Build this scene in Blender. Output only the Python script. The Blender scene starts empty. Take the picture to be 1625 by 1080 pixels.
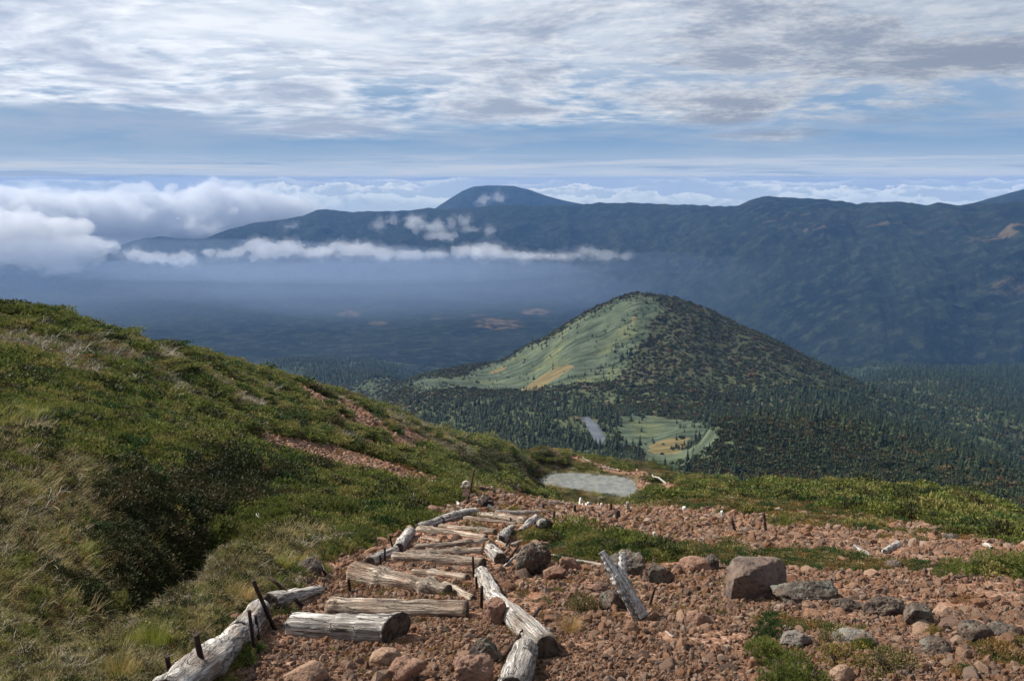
import bpy, bmesh, math, random
import numpy as np
from mathutils import Vector, Matrix, Euler

# ------------------------------------------------------------------ camera, sky, sun, exposure
SC = bpy.context.scene
COL = SC.collection
PITCH = math.radians(11.31)
F_PX = 1275.0                      # focal length for a 1625 px wide frame
cam_d = bpy.data.cameras.new('camera'); cam = bpy.data.objects.new('camera', cam_d); COL.objects.link(cam)
cam.location = (0, 0, 0); cam.rotation_euler = (math.pi/2 - PITCH, 0, 0)
cam_d.sensor_width = 36; cam_d.lens = 36*F_PX/1625; cam_d.clip_start = 0.1; cam_d.clip_end = 60000
SC.camera = cam
SUN_EL = math.radians(40); SUN_AZ = math.radians(-62)      # azimuth from +Y towards +X
sdir = Vector((math.sin(SUN_AZ)*math.cos(SUN_EL), math.cos(SUN_AZ)*math.cos(SUN_EL), math.sin(SUN_EL)))
sun_d = bpy.data.lights.new('sun', 'SUN'); sun = bpy.data.objects.new('sun', sun_d); COL.objects.link(sun)
sun_d.energy = 5.0; sun_d.angle = math.radians(0.5); sun_d.color = (1.0, 0.93, 0.82)
sun.rotation_euler = sdir.to_track_quat('Z', 'Y').to_euler()
SC.view_settings.view_transform = 'Standard'; SC.view_settings.look = 'None'
SC.view_settings.gamma = 1; SC.view_settings.exposure = 0.46
SC.cycles.use_denoising = True
SC.cycles.max_bounces = 16; SC.cycles.diffuse_bounces = 3; SC.cycles.volume_bounces = 14
SC.cycles.transparent_max_bounces = 12
SC.cycles.volume_step_rate = 1.0; SC.cycles.volume_max_steps = 256

class NT:
    """small node-tree writer"""
    def __init__(s, tree):
        s.t = tree; tree.nodes.clear()
    def n(s, typ, ins=None, **props):
        nd = s.t.nodes.new(typ)
        for k, v in props.items(): setattr(nd, k, v)
        for k, v in (ins or {}).items(): s.put(nd.inputs[k], v)
        return nd
    def put(s, sock, v):
        if hasattr(v, 'links') or isinstance(v, bpy.types.NodeSocket): s.t.links.new(v, sock)
        elif isinstance(v, bpy.types.Node): s.t.links.new(v.outputs[0], sock)
        else:
            if isinstance(v, (tuple, list)) and len(v) == 3 and sock.type == 'RGBA': v = (*v, 1)
            sock.default_value = v
    def m(s, op, a, b=None, c=None, clamp=False):
        ins = {0: a}
        if b is not None: ins[1] = b
        if c is not None: ins[2] = c
        return s.n('ShaderNodeMath', ins, operation=op, use_clamp=clamp).outputs[0]
    def ss(s, x, lo, hi, a=0.0, b=1.0):
        return s.n('ShaderNodeMapRange', {0: x, 1: lo, 2: hi, 3: a, 4: b}, interpolation_type='SMOOTHSTEP').outputs[0]
    def lin(s, x, lo, hi, a=0.0, b=1.0):
        return s.n('ShaderNodeMapRange', {0: x, 1: lo, 2: hi, 3: a, 4: b}).outputs[0]
    def mix(s, f, a, b, mode='MIX'):
        nd = s.n('ShaderNodeMix', data_type='RGBA', blend_type=mode)
        s.put(nd.inputs[0], f); s.put(nd.inputs[6], a); s.put(nd.inputs[7], b)
        return nd.outputs[2]
    def noise(s, vec, scale, detail=4, rough=0.55, dist=0.0, lac=2.0, **kw):
        return s.n('ShaderNodeTexNoise', {'Vector': vec, 'Scale': scale, 'Detail': detail, 'Roughness': rough,
                   'Distortion': dist, 'Lacunarity': lac}, **kw).outputs[0]
    def comb(s, x, y, z=0.0):
        return s.n('ShaderNodeCombineXYZ', {0: x, 1: y, 2: z}).outputs[0]
    def mapping(s, vec, scale=(1, 1, 1), loc=(0, 0, 0), rot=(0, 0, 0)):
        return s.n('ShaderNodeMapping', {'Vector': vec, 'Scale': scale, 'Location': loc, 'Rotation': rot}).outputs[0]

# ------------------------------------------------------------------ sky
world = bpy.data.worlds.new('World'); SC.world = world; world.use_nodes = True
def build_world():
    T = NT(world.node_tree)
    out = T.n('ShaderNodeOutputWorld'); bg = T.n('ShaderNodeBackground', {'Strength': 0.077})
    T.t.links.new(bg.outputs[0], out.inputs[0])
    sky = T.n('ShaderNodeTexSky', sky_type='NISHITA', sun_disc=False, sun_elevation=SUN_EL,
              sun_rotation=SUN_AZ, altitude=1500, air_density=1.0, dust_density=0.6, ozone_density=1.2).outputs[0]
    d = T.n('ShaderNodeTexCoord').outputs['Generated']
    sp = T.n('ShaderNodeSeparateXYZ', {0: d}); x, y, z = sp.outputs
    el = T.m('MULTIPLY', T.m('ARCSINE', z), 57.2958)
    az = T.m('MULTIPLY', T.m('ARCTAN2', x, y), 57.2958)
    # direction to the sun: clouds on that side are brighter
    sunf = T.n('ShaderNodeVectorMath', {0: d, 1: tuple(sdir)}, operation='DOT_PRODUCT').outputs['Value']
    glow = T.ss(sunf, 0.0, 0.85, 0.84, 1.42)
    # cloud layer seen as a sheet overhead, curving down towards the horizon
    zz = T.m('ADD', T.m('MAXIMUM', z, 0.0), 0.115)
    P = T.comb(T.m('DIVIDE', x, zz), T.m('DIVIDE', y, zz))
    def sh(v, k, o=0.0): return T.n('ShaderNodeVectorMath', {0: v, 1: (k, k*1.3, 0), 2: (o, -o*.7, o)}, operation='MULTIPLY_ADD').outputs[0]
    warp = T.n('ShaderNodeTexNoise', {'Vector': P, 'Scale': 0.7, 'Detail': 1.0}).outputs[1]
    P2 = T.n('ShaderNodeVectorMath', {0: P, 1: T.n('ShaderNodeVectorMath', {0: warp, 3: 0.6}, operation='SCALE').outputs[0]}, operation='ADD').outputs[0]
    Pr = T.mapping(P2, scale=(0.7, 0.8, 1.0), rot=(0, 0, math.radians(-7)))
    big = T.noise(Pr, 1.0, 3, 0.5)
    med = T.noise(Pr, 2.5, 6, 0.54, 0.0)
    fine = T.noise(T.mapping(P2, scale=(0.8, 1.0, 1.0), rot=(0, 0, math.radians(5))), 7.5, 5, 0.56, 0.0)
    puff = T.noise(T.mapping(P2, scale=(1.0, 1.0, 1.0)), 24.0, 4, 0.6, 0.0)
    amt = T.ss(T.m('ADD', el, T.m('MULTIPLY', T.m('SUBTRACT', big, 0.5), 7.0)), 2.9, 4.6)
    dens = T.m('ADD', T.m('MULTIPLY', big, 0.35), T.m('ADD', T.m('MULTIPLY', med, 0.5), T.m('MULTIPLY', fine, 0.2)))
    cov = T.m('MULTIPLY', T.ss(dens, 0.42, 0.56), amt)
    cov = T.m('MAXIMUM', cov, T.m('MULTIPLY', T.ss(el, 5.0, 9.0), 0.72))
    thin = T.m('MULTIPLY', T.ss(T.noise(Pr, 1.4, 6, 0.6), 0.38, 0.66), T.ss(el, 0.6, 3.4))
    # light through the sheet: thick parts are grey, thin rippled parts white
    shade = T.m('ADD', T.m('MULTIPLY', T.m('SUBTRACT', med, 0.5), -2.6),
                T.m('ADD', T.m('MULTIPLY', T.m('SUBTRACT', fine, 0.5), 0.95), T.m('MULTIPLY', T.m('MULTIPLY', T.m('SUBTRACT', puff, 0.5), T.ss(az, -14.0, 12.0, 0.1, 0.8)), 1.0)))
    shade = T.m('ADD', shade, T.m('MULTIPLY', T.m('SUBTRACT', big, 0.5), -1.9))
    lit = T.ss(shade, -0.62, 0.36)
    ccol = T.mix(lit, (3.1, 3.65, 4.75), (6.9, 7.2, 7.7))
    # sun-lit folds
    ccol = T.mix(T.m('MULTIPLY', T.ss(shade, 0.20, 0.50), 0.8), ccol, (8.4, 8.4, 8.5))
    ccol = T.mix(1.0, ccol, T.comb(glow, glow, glow), 'MULTIPLY')
    skyc = T.mix(1.0, sky, (0.42, 0.46, 0.52), 'MULTIPLY')
    blue = T.mix(T.ss(el, -0.4, 2.8), (5.3, 6.1, 7.3), (2.2, 3.65, 5.7))
    base = T.mix(T.ss(el, 9.0, 40.0), blue, skyc)
    c = T.mix(T.m('MULTIPLY', thin, 0.5), base, (4.4, 5.0, 6.2))
    c = T.mix(T.ss(sunf, 0.62, 0.98, 0.0, 0.5), c, (7.5, 7.6, 7.8))
    c = T.mix(T.m('MULTIPLY', cov, 0.95), c, ccol)
    # thin dark-blue and white strata close to the horizon
    st = T.noise(T.comb(T.m('MULTIPLY', az, 0.085), T.m('MULTIPLY', el, 2.0), 3.0), 1.0, 6, 0.62, 0.2)
    sm = T.m('MULTIPLY', T.ss(el, -0.9, 0.1), T.ss(el, 2.0, 0.9))
    c = T.mix(T.m('MULTIPLY', T.ss(st, 0.47, 0.6), T.m('MULTIPLY', sm, 0.75)), c, (5.6, 6.1, 7.0))
    c = T.mix(T.m('MULTIPLY', T.ss(st, 0.46, 0.36), T.m('MULTIPLY', sm, 0.6)), c, (2.5, 3.6, 5.5))
    # distant sea of cloud: four banks one behind the other, each with a bright billowing edge
    for i, (top, amp, fr, edge, body, low) in enumerate([
            (0.42, 0.28, 0.16, (7.4, 7.4, 7.6), (5.2, 5.5, 6.2), 0.05),
            (-0.02, 0.5, 0.30, (10.6, 10.6, 9.6), (6.3, 7.0, 7.1), 0.14),
            (-0.42, 0.7, 0.42, (11.8, 11.6, 10.2), (6.6, 7.2, 7.2), 0.22),
            (-1.0, 0.8, 0.30, (9.8, 10.2, 9.2), (6.6, 7.2, 7.1), 0.5)]):
        v = T.comb(T.m('MULTIPLY', az, fr), T.m('MULTIPLY', el, fr*1.7), 7.3*i)
        nb = T.noise(v, 1.0, 7, 0.58)
        pf = T.noise(v, 3.2, 4, 0.6, 0.5)
        h = T.m('ADD', top, T.m('MULTIPLY', T.m('SUBTRACT', nb, 0.5), amp*3.0))
        below = T.m('SUBTRACT', h, el)
        gap = T.ss(T.noise(T.comb(T.m('MULTIPLY', az, .07), 0.0, 5.1*i), 1.0, 3, .6), .40, .56)
        mk = T.m('MULTIPLY', T.ss(below, 0.0, 0.05 + 0.05*(i == 0)), gap if i < 3 else 1.0)
        rim = T.ss(T.m('ADD', below, T.m('MULTIPLY', T.m('SUBTRACT', pf, 0.5), 0.9)), low*1.6+0.1, 0.0)
        cc = T.mix(rim, body, edge)
        cc = T.mix(T.m('MULTIPLY', T.ss(pf, 0.52, 0.68), 0.5), cc, (5.2, 5.9, 6.3))
        c = T.mix(T.m('MULTIPLY', mk, (0.25, 0.7, 0.9, 0.95)[i]), c, cc)
    dim = T.ss(el, 13.0, 35.0, 1.0, 0.74); c = T.mix(1.0, c, T.comb(dim, dim, dim), 'MULTIPLY')
    T.put(bg.inputs[0], c)
build_world()
# ------------------------------------------------------------------ noise and surface tools
def _h(ix, iy, iz, seed):
    n = (ix.astype(np.int64)*374761393 + iy.astype(np.int64)*668265263 + iz.astype(np.int64)*2147483647 + seed*974634777) & 0xffffffff
    n = ((n ^ (n >> 13))*1274126177) & 0xffffffff
    n = ((n ^ (n >> 16))*2246822519) & 0xffffffff
    return ((n ^ (n >> 15)) & 0xffff)/65535.0*2 - 1
def vnoise(x, y, z=None, seed=0):
    if z is None:
        xi, yi = np.floor(x), np.floor(y); fx, fy = x-xi, y-yi
        fx = fx*fx*fx*(fx*(fx*6-15)+10); fy = fy*fy*fy*(fy*(fy*6-15)+10)
        zz = np.zeros_like(xi)
        a = _h(xi, yi, zz, seed); b = _h(xi+1, yi, zz, seed); c = _h(xi, yi+1, zz, seed); d = _h(xi+1, yi+1, zz, seed)
        return (a*(1-fx)+b*fx)*(1-fy) + (c*(1-fx)+d*fx)*fy
    zi = np.floor(z); fz = z-zi; fz = fz*fz*(3-2*fz)
    xi, yi = np.floor(x), np.floor(y); fx, fy = x-xi, y-yi
    fx = fx*fx*(3-2*fx); fy = fy*fy*(3-2*fy)
    r = []
    for k in (0, 1):
        a = _h(xi, yi, zi+k, seed); b = _h(xi+1, yi, zi+k, seed); c = _h(xi, yi+1, zi+k, seed); d = _h(xi+1, yi+1, zi+k, seed)
        r.append((a*(1-fx)+b*fx)*(1-fy) + (c*(1-fx)+d*fx)*fy)
    return r[0]*(1-fz) + r[1]*fz
def fbm(x, y, z=None, octs=4, gain=0.5, seed=0, ridged=False):
    s = 0; a = 1.0; t = 0
    for o in range(octs):
        f = 2.0**o
        v = vnoise(x*f+13.7*o, y*f-7.1*o, None if z is None else z*f+3.3*o, seed+o)
        if ridged: v = 1-2*np.abs(v)
        s = s + a*v; t += a; a *= gain
    return s/t
def sst(x, lo, hi):
    t = np.clip((x-lo)/(hi-lo), 0, 1); return t*t*(3-2*t)

def ray(px, py):
    """azimuth and tan(depression) of a line of sight, pixels of the 1625 x 1080 photograph"""
    u = (np.asarray(px, float)-812.5)/F_PX; v = (540-np.asarray(py, float))/F_PX
    X = u; Y = math.cos(PITCH) + math.sin(PITCH)*v; Z = -math.sin(PITCH) + math.cos(PITCH)*v
    return np.arctan2(X, Y), -Z/np.hypot(X, Y)

class Terrain:
    """a smooth height field through surveyed points (azimuth, distance, depression)"""
    def __init__(s, pts, base, smooth=1e-3, kd=0.42, dlo=1.0, dhi=1e5):
        s.base = base; s.kd = kd; s.dlo, s.dhi = dlo, dhi
        a = np.array([p[0] for p in pts]); D = np.array([p[1] for p in pts]); q = np.array([p[2] for p in pts])
        X = np.stack([a, kd*np.log(D)], 1); s.X = X
        r = q - base(a, D)
        n = len(X); K = s.k(X, X) + smooth*np.eye(n)
        Pm = np.concatenate([np.ones((n, 1)), X], 1)
        A = np.block([[K, Pm], [Pm.T, np.zeros((3, 3))]])
        s.w = np.linalg.solve(A, np.concatenate([r, np.zeros(3)]))
    def k(s, A, B):
        d2 = ((A[:, None, :]-B[None, :, :])**2).sum(2)
        return 0.5*d2*np.log(d2+1e-12)
    def q(s, a, D):
        a = np.asarray(a, float).ravel(); D = np.asarray(D, float).ravel(); out = np.empty(len(a))
        Dc = np.clip(D, s.dlo, s.dhi)
        for i in range(0, len(a), 100000):
            j = slice(i, i+100000)
            X = np.stack([a[j], s.kd*np.log(Dc[j])], 1)
            out[j] = s.k(X, s.X) @ s.w[:-3] + s.w[-3] + X @ s.w[-2:]
        return out + s.base(a, D)

# ------------------------------------------------------------------ near slope
def PQ(px, py, D): a, q = ray(px, py); return (float(a), D, float(q))
def AQ(px, q, D): a, _ = ray(px, 600); return (float(a), D, q)
near_base = lambda a, D: (1.6 + 0.295*D*np.cos(a))/D
near_pts = [PQ(*t) for t in [
    (660,1080,4.13),(660,1000,5.2),(650,965,5.8),(650,905,7.2),(700,870,8.5),(720,850,9.4),(780,820,11.1),(800,800,12.8),(745,772,16),
    (900,1080,4.1),(1200,1080,4.1),(1500,1080,4.2),(1625,1080,4.3),(1200,940,6.3),(1000,930,6.5),(1500,960,6.1),(1625,980,5.9),
    (1400,880,9.2),(1600,880,9.4),(1150,870,9.0),(950,860,9.3),(1000,825,12.4),(1250,835,12.5),(1450,850,12.5),(1625,862,12.0),
    (900,807,15.5),(1150,800,17.5),(1350,812,18),(1500,825,18),(850,791,20),(930,800,21),(1000,805,21),
    (1100,782,30),(1300,790,27),(1450,808,25),(1600,845,17),
    (1100,768,55),(1200,766,48),(1300,773,42),(1400,785,38),(1500,800,34),(1625,836,28),(1030,772,66),
    (1060,762,92),(1000,742,108),(940,725,106),(905,716,100),(1120,765,84),
    (0,485,35),(100,511,37),(250,545,42),(400,581,48),(500,609,55),(600,643,62),(700,680,72),(800,701,82),(870,712,94),
    (0,560,24),(150,570,26),(300,600,30),(0,640,17),(150,640,20),(250,650,22),(200,600,25),(400,660,30),(600,700,38),(700,725,46),(800,740,62),(500,650,38),
    (600,738,27),(500,715,27),(420,690,26),(360,688,24),(690,768,18.5),(640,765,19),(400,720,19),(300,700,17),(150,690,14),(0,700,12),
    (560,775,15),(500,760,16),(600,800,13),(540,820,11.5),(450,830,10.8),(430,750,15.5),
    (330,740,14.5),(250,780,11.7),(120,780,10.0),(0,800,8.8),(150,850,8.9),(0,900,6.9),(150,950,7.0),(0,1000,5.5),(0,1080,4.5),
    (350,790,12.7),(300,850,10.2),(400,800,12.3),(240,925,8.2),(180,960,7.3),(80,1040,5.6),
    (420,860,8.7),(350,900,7.3),(290,950,6.2),(220,1000,5.25),(130,1050,4.6),(450,900,7.1),(380,960,5.8),(300,1040,4.6),(480,870,8.5),
    ]]
# the gully bed on the far side of the grassy bank lies deeper
near_pts += [AQ(300, .590, 7.9), AQ(350, .548, 9.0), AQ(240, .615, 7.0)]
# the fold in front of the pond
near_pts += [AQ(930, .430, 30), AQ(930, .426, 55), AQ(1000, .432, 34), AQ(1000, .422, 60), AQ(865, .424, 36), AQ(865, .415, 62), AQ(1050, .420, 45), AQ(820, .405, 50)]
for _px, _py in ((1000,787),(930,777),(870,765),(1006,770),(930,760),(975,756),(905,752)):
    near_pts.append(AQ(_px, float(ray(_px, _py)[1]), 34.6/float(ray(_px, _py)[1])))
near_pts += [AQ(930, .420, 74), AQ(1000, .424, 74), AQ(865, .411, 76), AQ(1040, .400, 84)]
for px, qs in ((-300,.30),(0,.36),(200,.36),(400,.38),(600,.42),(800,.44),(870,.44)): near_pts.append(AQ(px, qs+.06, 130))
for px, D, q in ((0,60,.28),(250,68,.30),(500,80,.33),(700,95,.38),(-300,45,.24),(1625,60,.62),(1450,70,.54),(1300,80,.50),(1200,90,.49),(1100,140,.50),(950,145,.47),(870,150,.46),(1300,130,.70),(1625,130,.85),(1850,60,.80),(1850,30,.60)):
    near_pts.append(AQ(px, q, D))
near_pts += [(a, D, float(near_base(a, D))) for a in (-.9, -.5, -.2, 0, .2, .5, .9) for D in (1.0, 2.2)]
near_pts += [(-.85, 6, .62), (-.85, 15, .36), (-.85, 35, .20), (.85, 8, .50), (.85, 15, .46), (.85, 35, .66)]
NEAR = Terrain(near_pts, near_base, 2e-5, dlo=1.0, dhi=150)
POND_Z = None
def raw_near(x, y):
    D = np.hypot(x, y); a = np.arctan2(x, y)
    return (-NEAR.q(a, D)*D).reshape(np.shape(x))
def hit(px, py, terr=None, d0=3.0, d1=140.0):
    """where a line of sight first meets the ground"""
    terr = terr or NEAR
    a, q = ray(px, py); Ds = np.exp(np.linspace(math.log(d0), math.log(d1), 900))
    g = terr.q(np.full(900, float(a)), Ds)
    k = np.argmax(g <= q)
    if g[k] > q: k = 899
    D = Ds[k]
    if 0 < k < 899:
        g0, g1 = g[k-1]-q, g[k]-q; D = Ds[k-1] + (Ds[k]-Ds[k-1])*g0/(g0-g1+1e-12)
    return Vector((D*math.sin(a), D*math.cos(a), -float(q)*D))
def poly_world(pts, terr=None, **k): return np.array([hit(px, py, terr, **k)[:2] for px, py in pts])
def inside(P, x, y):
    r = np.zeros(np.shape(x), bool); j = len(P)-1
    for i in range(len(P)):
        xi, yi = P[i]; xj, yj = P[j]
        c = ((yi > y) != (yj > y)) & (x < (xj-xi)*(y-yi)/((yj-yi)+1e-12)+xi)
        r ^= c; j = i
    return r
# pond bed and water outline
def on_plane(px, py, z): a, q = ray(px, py); D = -z/q; return (float(D*np.sin(a)), float(D*np.cos(a)))
POND_Z = -34.6
POND = np.array([on_plane(*p, POND_Z) for p in [(846,763),(858,756),(875,751),(905,750),(940,752),(975,755),(1000,759),(1006,768),(1012,783),(1000,788),(985,788),(960,784),(930,778),(895,773),(862,768)]])
PC = POND.mean(0)
def pond_dist(x, y):
    """signed distance to the shore, negative on the water"""
    d = np.full(np.shape(x), 1e9)
    for i in range(len(POND)):
        a = POND[i]; b = POND[(i+1) % len(POND)]; ab = b-a
        t = np.clip(((x-a[0])*ab[0]+(y-a[1])*ab[1])/(ab@ab), 0, 1)
        d = np.minimum(d, np.hypot(x-a[0]-t*ab[0], y-a[1]-t*ab[1]))
    return np.where(inside(POND, x, y), -d, d)
def near_z(x, y):
    x = np.asarray(x, float); y = np.asarray(y, float)
    z = raw_near(x, y); D = np.hypot(x, y)
    z = z + 0.035*fbm(x*1.3, y*1.3, octs=4, seed=5)*sst(D, 2, 6)
    z = z + fbm(x*.35, y*.35, octs=4, seed=9)*np.clip(D-8, 0, 30)*np.where(np.abs(np.arctan2(x, y)-.09) < .13, .002, .007)
    z = z - np.clip(D-14, 0, 60)*.0075
    m = D > 60
    if np.any(m):
        pd = pond_dist(x[m], y[m]); zm = z[m]
        w = sst(pd, -0.2, 4.5)
        zm = np.where(pd < 6, (POND_Z + np.clip(pd, -1, 5)*.07)*(1-w) + np.maximum(zm, POND_Z+0.1)*w, zm)
        z = z.copy(); z[m] = zm
    return z
def ground_at(x, y): return float(near_z(np.array([x]), np.array([y]))[0])

def mesh_obj(name, verts, faces, mat=None, parent=None, smooth=True):
    me = bpy.data.meshes.new(name)
    verts = np.asarray(verts, np.float32)
    if isinstance(faces, np.ndarray) and faces.ndim == 2:
        nf, k = faces.shape
        me.vertices.add(len(verts)); me.vertices.foreach_set('co', verts.ravel())
        me.loops.add(nf*k); me.loops.foreach_set('vertex_index', faces.ravel().astype(np.int32))
        me.polygons.add(nf); me.polygons.foreach_set('loop_start', np.arange(0, nf*k, k, dtype=np.int32))
        me.update(calc_edges=True)
    else: me.from_pydata([tuple(v) for v in verts], [], [tuple(f) for f in faces])
    me.polygons.foreach_set('use_smooth', np.full(len(me.polygons), smooth))
    o = bpy.data.objects.new(name, me); COL.objects.link(o)
    if mat: me.materials.append(mat)
    if parent: o.parent = parent
    return o
def put_attr(o, name, arr):
    arr = np.asarray(arr, np.float32)
    if arr.ndim == 1: at = o.data.attributes.new(name, 'FLOAT', 'POINT'); at.data.foreach_set('value', arr)
    else:
        at = o.data.attributes.new(name, 'FLOAT_COLOR', 'POINT')
        at.data.foreach_set('color', np.concatenate([arr, np.ones((len(arr), 4-arr.shape[1]), np.float32)], 1).ravel())
def polar_grid(az0, az1, na, Ds):
    A, DD = np.meshgrid(np.linspace(az0, az1, na), Ds)
    i = np.arange((len(Ds)-1)*na).reshape(len(Ds)-1, na)[:, :-1].ravel()
    faces = np.stack([i, i+1, i+na+1, i+na], 1)[:, ::-1]
    return A.ravel(), DD.ravel(), faces
def tag(o, label=None, cat=None, group=None, kind=None):
    if label: o['label'] = label
    if cat: o['category'] = cat
    if group: o['group'] = group
    if kind: o['kind'] = kind
    return o
def new_mat(name):
    m = bpy.data.materials.new(name); m.use_nodes = True; return m, NT(m.node_tree)

# land cover of the near slope, as patches of ground in plan
def cover_polys():
    R = {}
    R['gravel'] = [
        [(230,1140),(300,1085),(370,1040),(430,985),(470,940),(500,895),(560,850),(620,830),(660,810),(700,790),(690,768),(720,765),(860,790),(950,797),(1130,812),(1250,835),(1350,840),(1450,850),(1625,866),(1800,880),(1800,1140)],
        [(335,682),(400,682),(440,686),(520,697),(600,722),(660,744),(720,764),(695,788),(640,776),(560,758),(480,736),(420,714),(360,704)]]
    R['pine'] = [
        [(935,862),(1000,858),(1080,872),(1125,890),(1050,893),(960,884)],
        [(1475,898),(1515,897),(1520,908),(1480,912)],
        [(420,795),(480,770),(540,762),(600,785),(650,815),(630,832),(560,848),(480,850),(430,840),(380,870),(350,880),(370,840)],
        [(455,735),(520,728),(600,752),(640,772),(600,780),(540,755),(480,752)],
        [(90,720),(230,690),(330,700),(420,725),(430,765),(380,760),(300,720),(200,745),(110,740)],
        [(0,560),(120,600),(330,640),(420,690),(300,680),(150,640),(0,640)],
        [(580,700),(700,740),(880,785),(900,792),(760,765),(690,756),(640,742)],
        [(865,858),(910,850),(925,862),(880,866)],
        [(1290,778),(1400,788),(1500,805),(1625,842),(1625,858),(1450,836),(1330,815)]]
    R['heath'] = [
        [(850,858),(1000,846),(1180,868),(1300,872),(1460,898),(1480,918),(1300,915),(1210,905),(1100,895),(950,893),(870,880)],
        [(1270,1000),(1330,985),(1500,1030),(1520,1060),(1400,1070),(1310,1060)],
        [(1530,1000),(1625,1010),(1625,1050),(1550,1045)]]
    R['straw'] = [
        [(-60,620),(40,650),(120,720),(250,740),(220,800),(180,860),(150,950),(200,990),(140,1060),(60,1140),(-200,1180),(-200,700)],
        [(0,1180),(120,1040),(250,970),(300,930),(420,850),(520,842),(505,880),(480,925),(440,965),(400,1000),(310,1080),(260,1180)]]
    R['dark'] = [
        [(455,735),(400,722),(320,730),(265,760),(205,810),(160,870),(120,940),(150,985),(235,950),(300,905),(375,860),(430,805),(450,770)],  # gully: dark shrub, its leaf colour also carrying the shade of the wall
        [(700,705),(800,715),(870,712),(890,735),(860,755),(840,772),(790,758),(700,725)]]
    R['grey'] = [[(60,500),(250,550),(330,600),(560,660),(420,655),(250,620),(120,560)], [(160,660),(245,668),(240,682),(165,680)], [(470,770),(540,755),(560,768),(500,778)]]
    return {k: [poly_world(p) for p in v] for k, v in R.items()}
COVP = cover_polys()
def cover(x, y):
    """weights of gravel, pine, heath, straw, dark shrub, grey deadwood at points of the slope"""
    D = np.hypot(x, y)
    s = np.clip(D, 5, 60)*0.10
    sb = 2.0**np.round(np.log2(s)); wx = x + s*fbm(x/sb*.6, y/sb*.6, octs=5, gain=.65, seed=21); wy = y + s*fbm(x/sb*.6+40, y/sb*.6, octs=5, gain=.65, seed=22)
    n1 = fbm(x*1.1, y*1.1, octs=3, seed=33)
    out = {k: np.zeros(np.shape(x)) for k in ('gravel', 'pine', 'heath', 'straw', 'dark', 'grey')}
    for k in ('gravel', 'straw', 'dark', 'grey', 'heath', 'pine'):
        for iP_, P in enumerate(COVP[k]):
            if k == 'gravel' and iP_ == 1: continue
            m = inside(P, wx, wy)
            if k == 'grey': m = m & (n1 > -.05)
            for j in out: out[j] = np.where(m, 0.0, out[j])
            out[k] = np.where(m, 1.0, out[k])
    none = sum(out.values()) < .5
    gp = fbm(x*1.6, y*1.6, octs=4, gain=.6, seed=37); op = (x > -.02*D) & (D < 24) & (gp > -.03) & ((out['heath'] > .5) | (none & (D < 16)))
    for j in out: out[j] = np.where(op, 0.0, out[j])
    out['gravel'] = np.where(op, 1.0, out['gravel']); none &= ~op
    left = x < 0.02*D
    n2 = fbm(x*.16, y*.35, octs=4, seed=44)
    n3 = fbm(x*.5, y*.9, octs=3, seed=46)
    out['grey'] = np.where(none & (n2 < -.17) & left & (D > 14), 1.0, out['grey'])
    out['pine'] = np.where(none & (out['grey'] < .5) & ((n2 > np.where(left, -.12, .26)) | (n3 > np.where(left, .15, .36))), 1.0, out['pine'])
    out['heath'] = np.where(none & (out['grey'] < .5) & (out['pine'] < .5), 1.0, out['heath'])
    # bare stony crest at the upper left skyline
    crest = left & (D > 26) & (fbm(x*.3, y*.3, octs=3, seed=50) > .21)
    for j in out: out[j] = np.where(crest & none, 0.0, out[j])
    out['gravel'] = np.where(crest & none, 1.0, out['gravel'])
    m = inside(COVP['gravel'][1], x+.2*(wx-x), y+.2*(wy-y))
    for j in out: out[j] = np.where(m, 0.0, out[j])
    out['gravel'] = np.where(m, 1.0, out['gravel'])
    # the trodden trail past the pond
    if np.any(D > 60):
        pd = pond_dist(x, y); shore = (pd < 1.6) & (D > 60)
        for j in out: out[j] = np.where(shore, 0.0, out[j])
        out['straw'] = np.where(shore, 1.0, out['straw'])
        for P in TRAIL:
            dd = np.full(np.shape(x), 1e9)
            for i in range(len(P)-1):
                a, b = P[i], P[i+1]; ab = b-a
                t = np.clip(((x-a[0])*ab[0]+(y-a[1])*ab[1])/(ab@ab), 0, 1)
                dd = np.minimum(dd, np.hypot(x-a[0]-t*ab[0], y-a[1]-t*ab[1]))
            tr = (dd < .75+.3*n1) & (D > 60)
            for j in out: out[j] = np.where(tr, 0.0, out[j])
            out['gravel'] = np.where(tr, 1.0, out['gravel'])
    return out
TRAIL = [poly_world([(905,718),(925,726),(945,738),(965,746),(990,751),(1020,756),(1070,768)], d0=60), poly_world([(800,700),(840,706),(880,714)], d0=60)]

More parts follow.
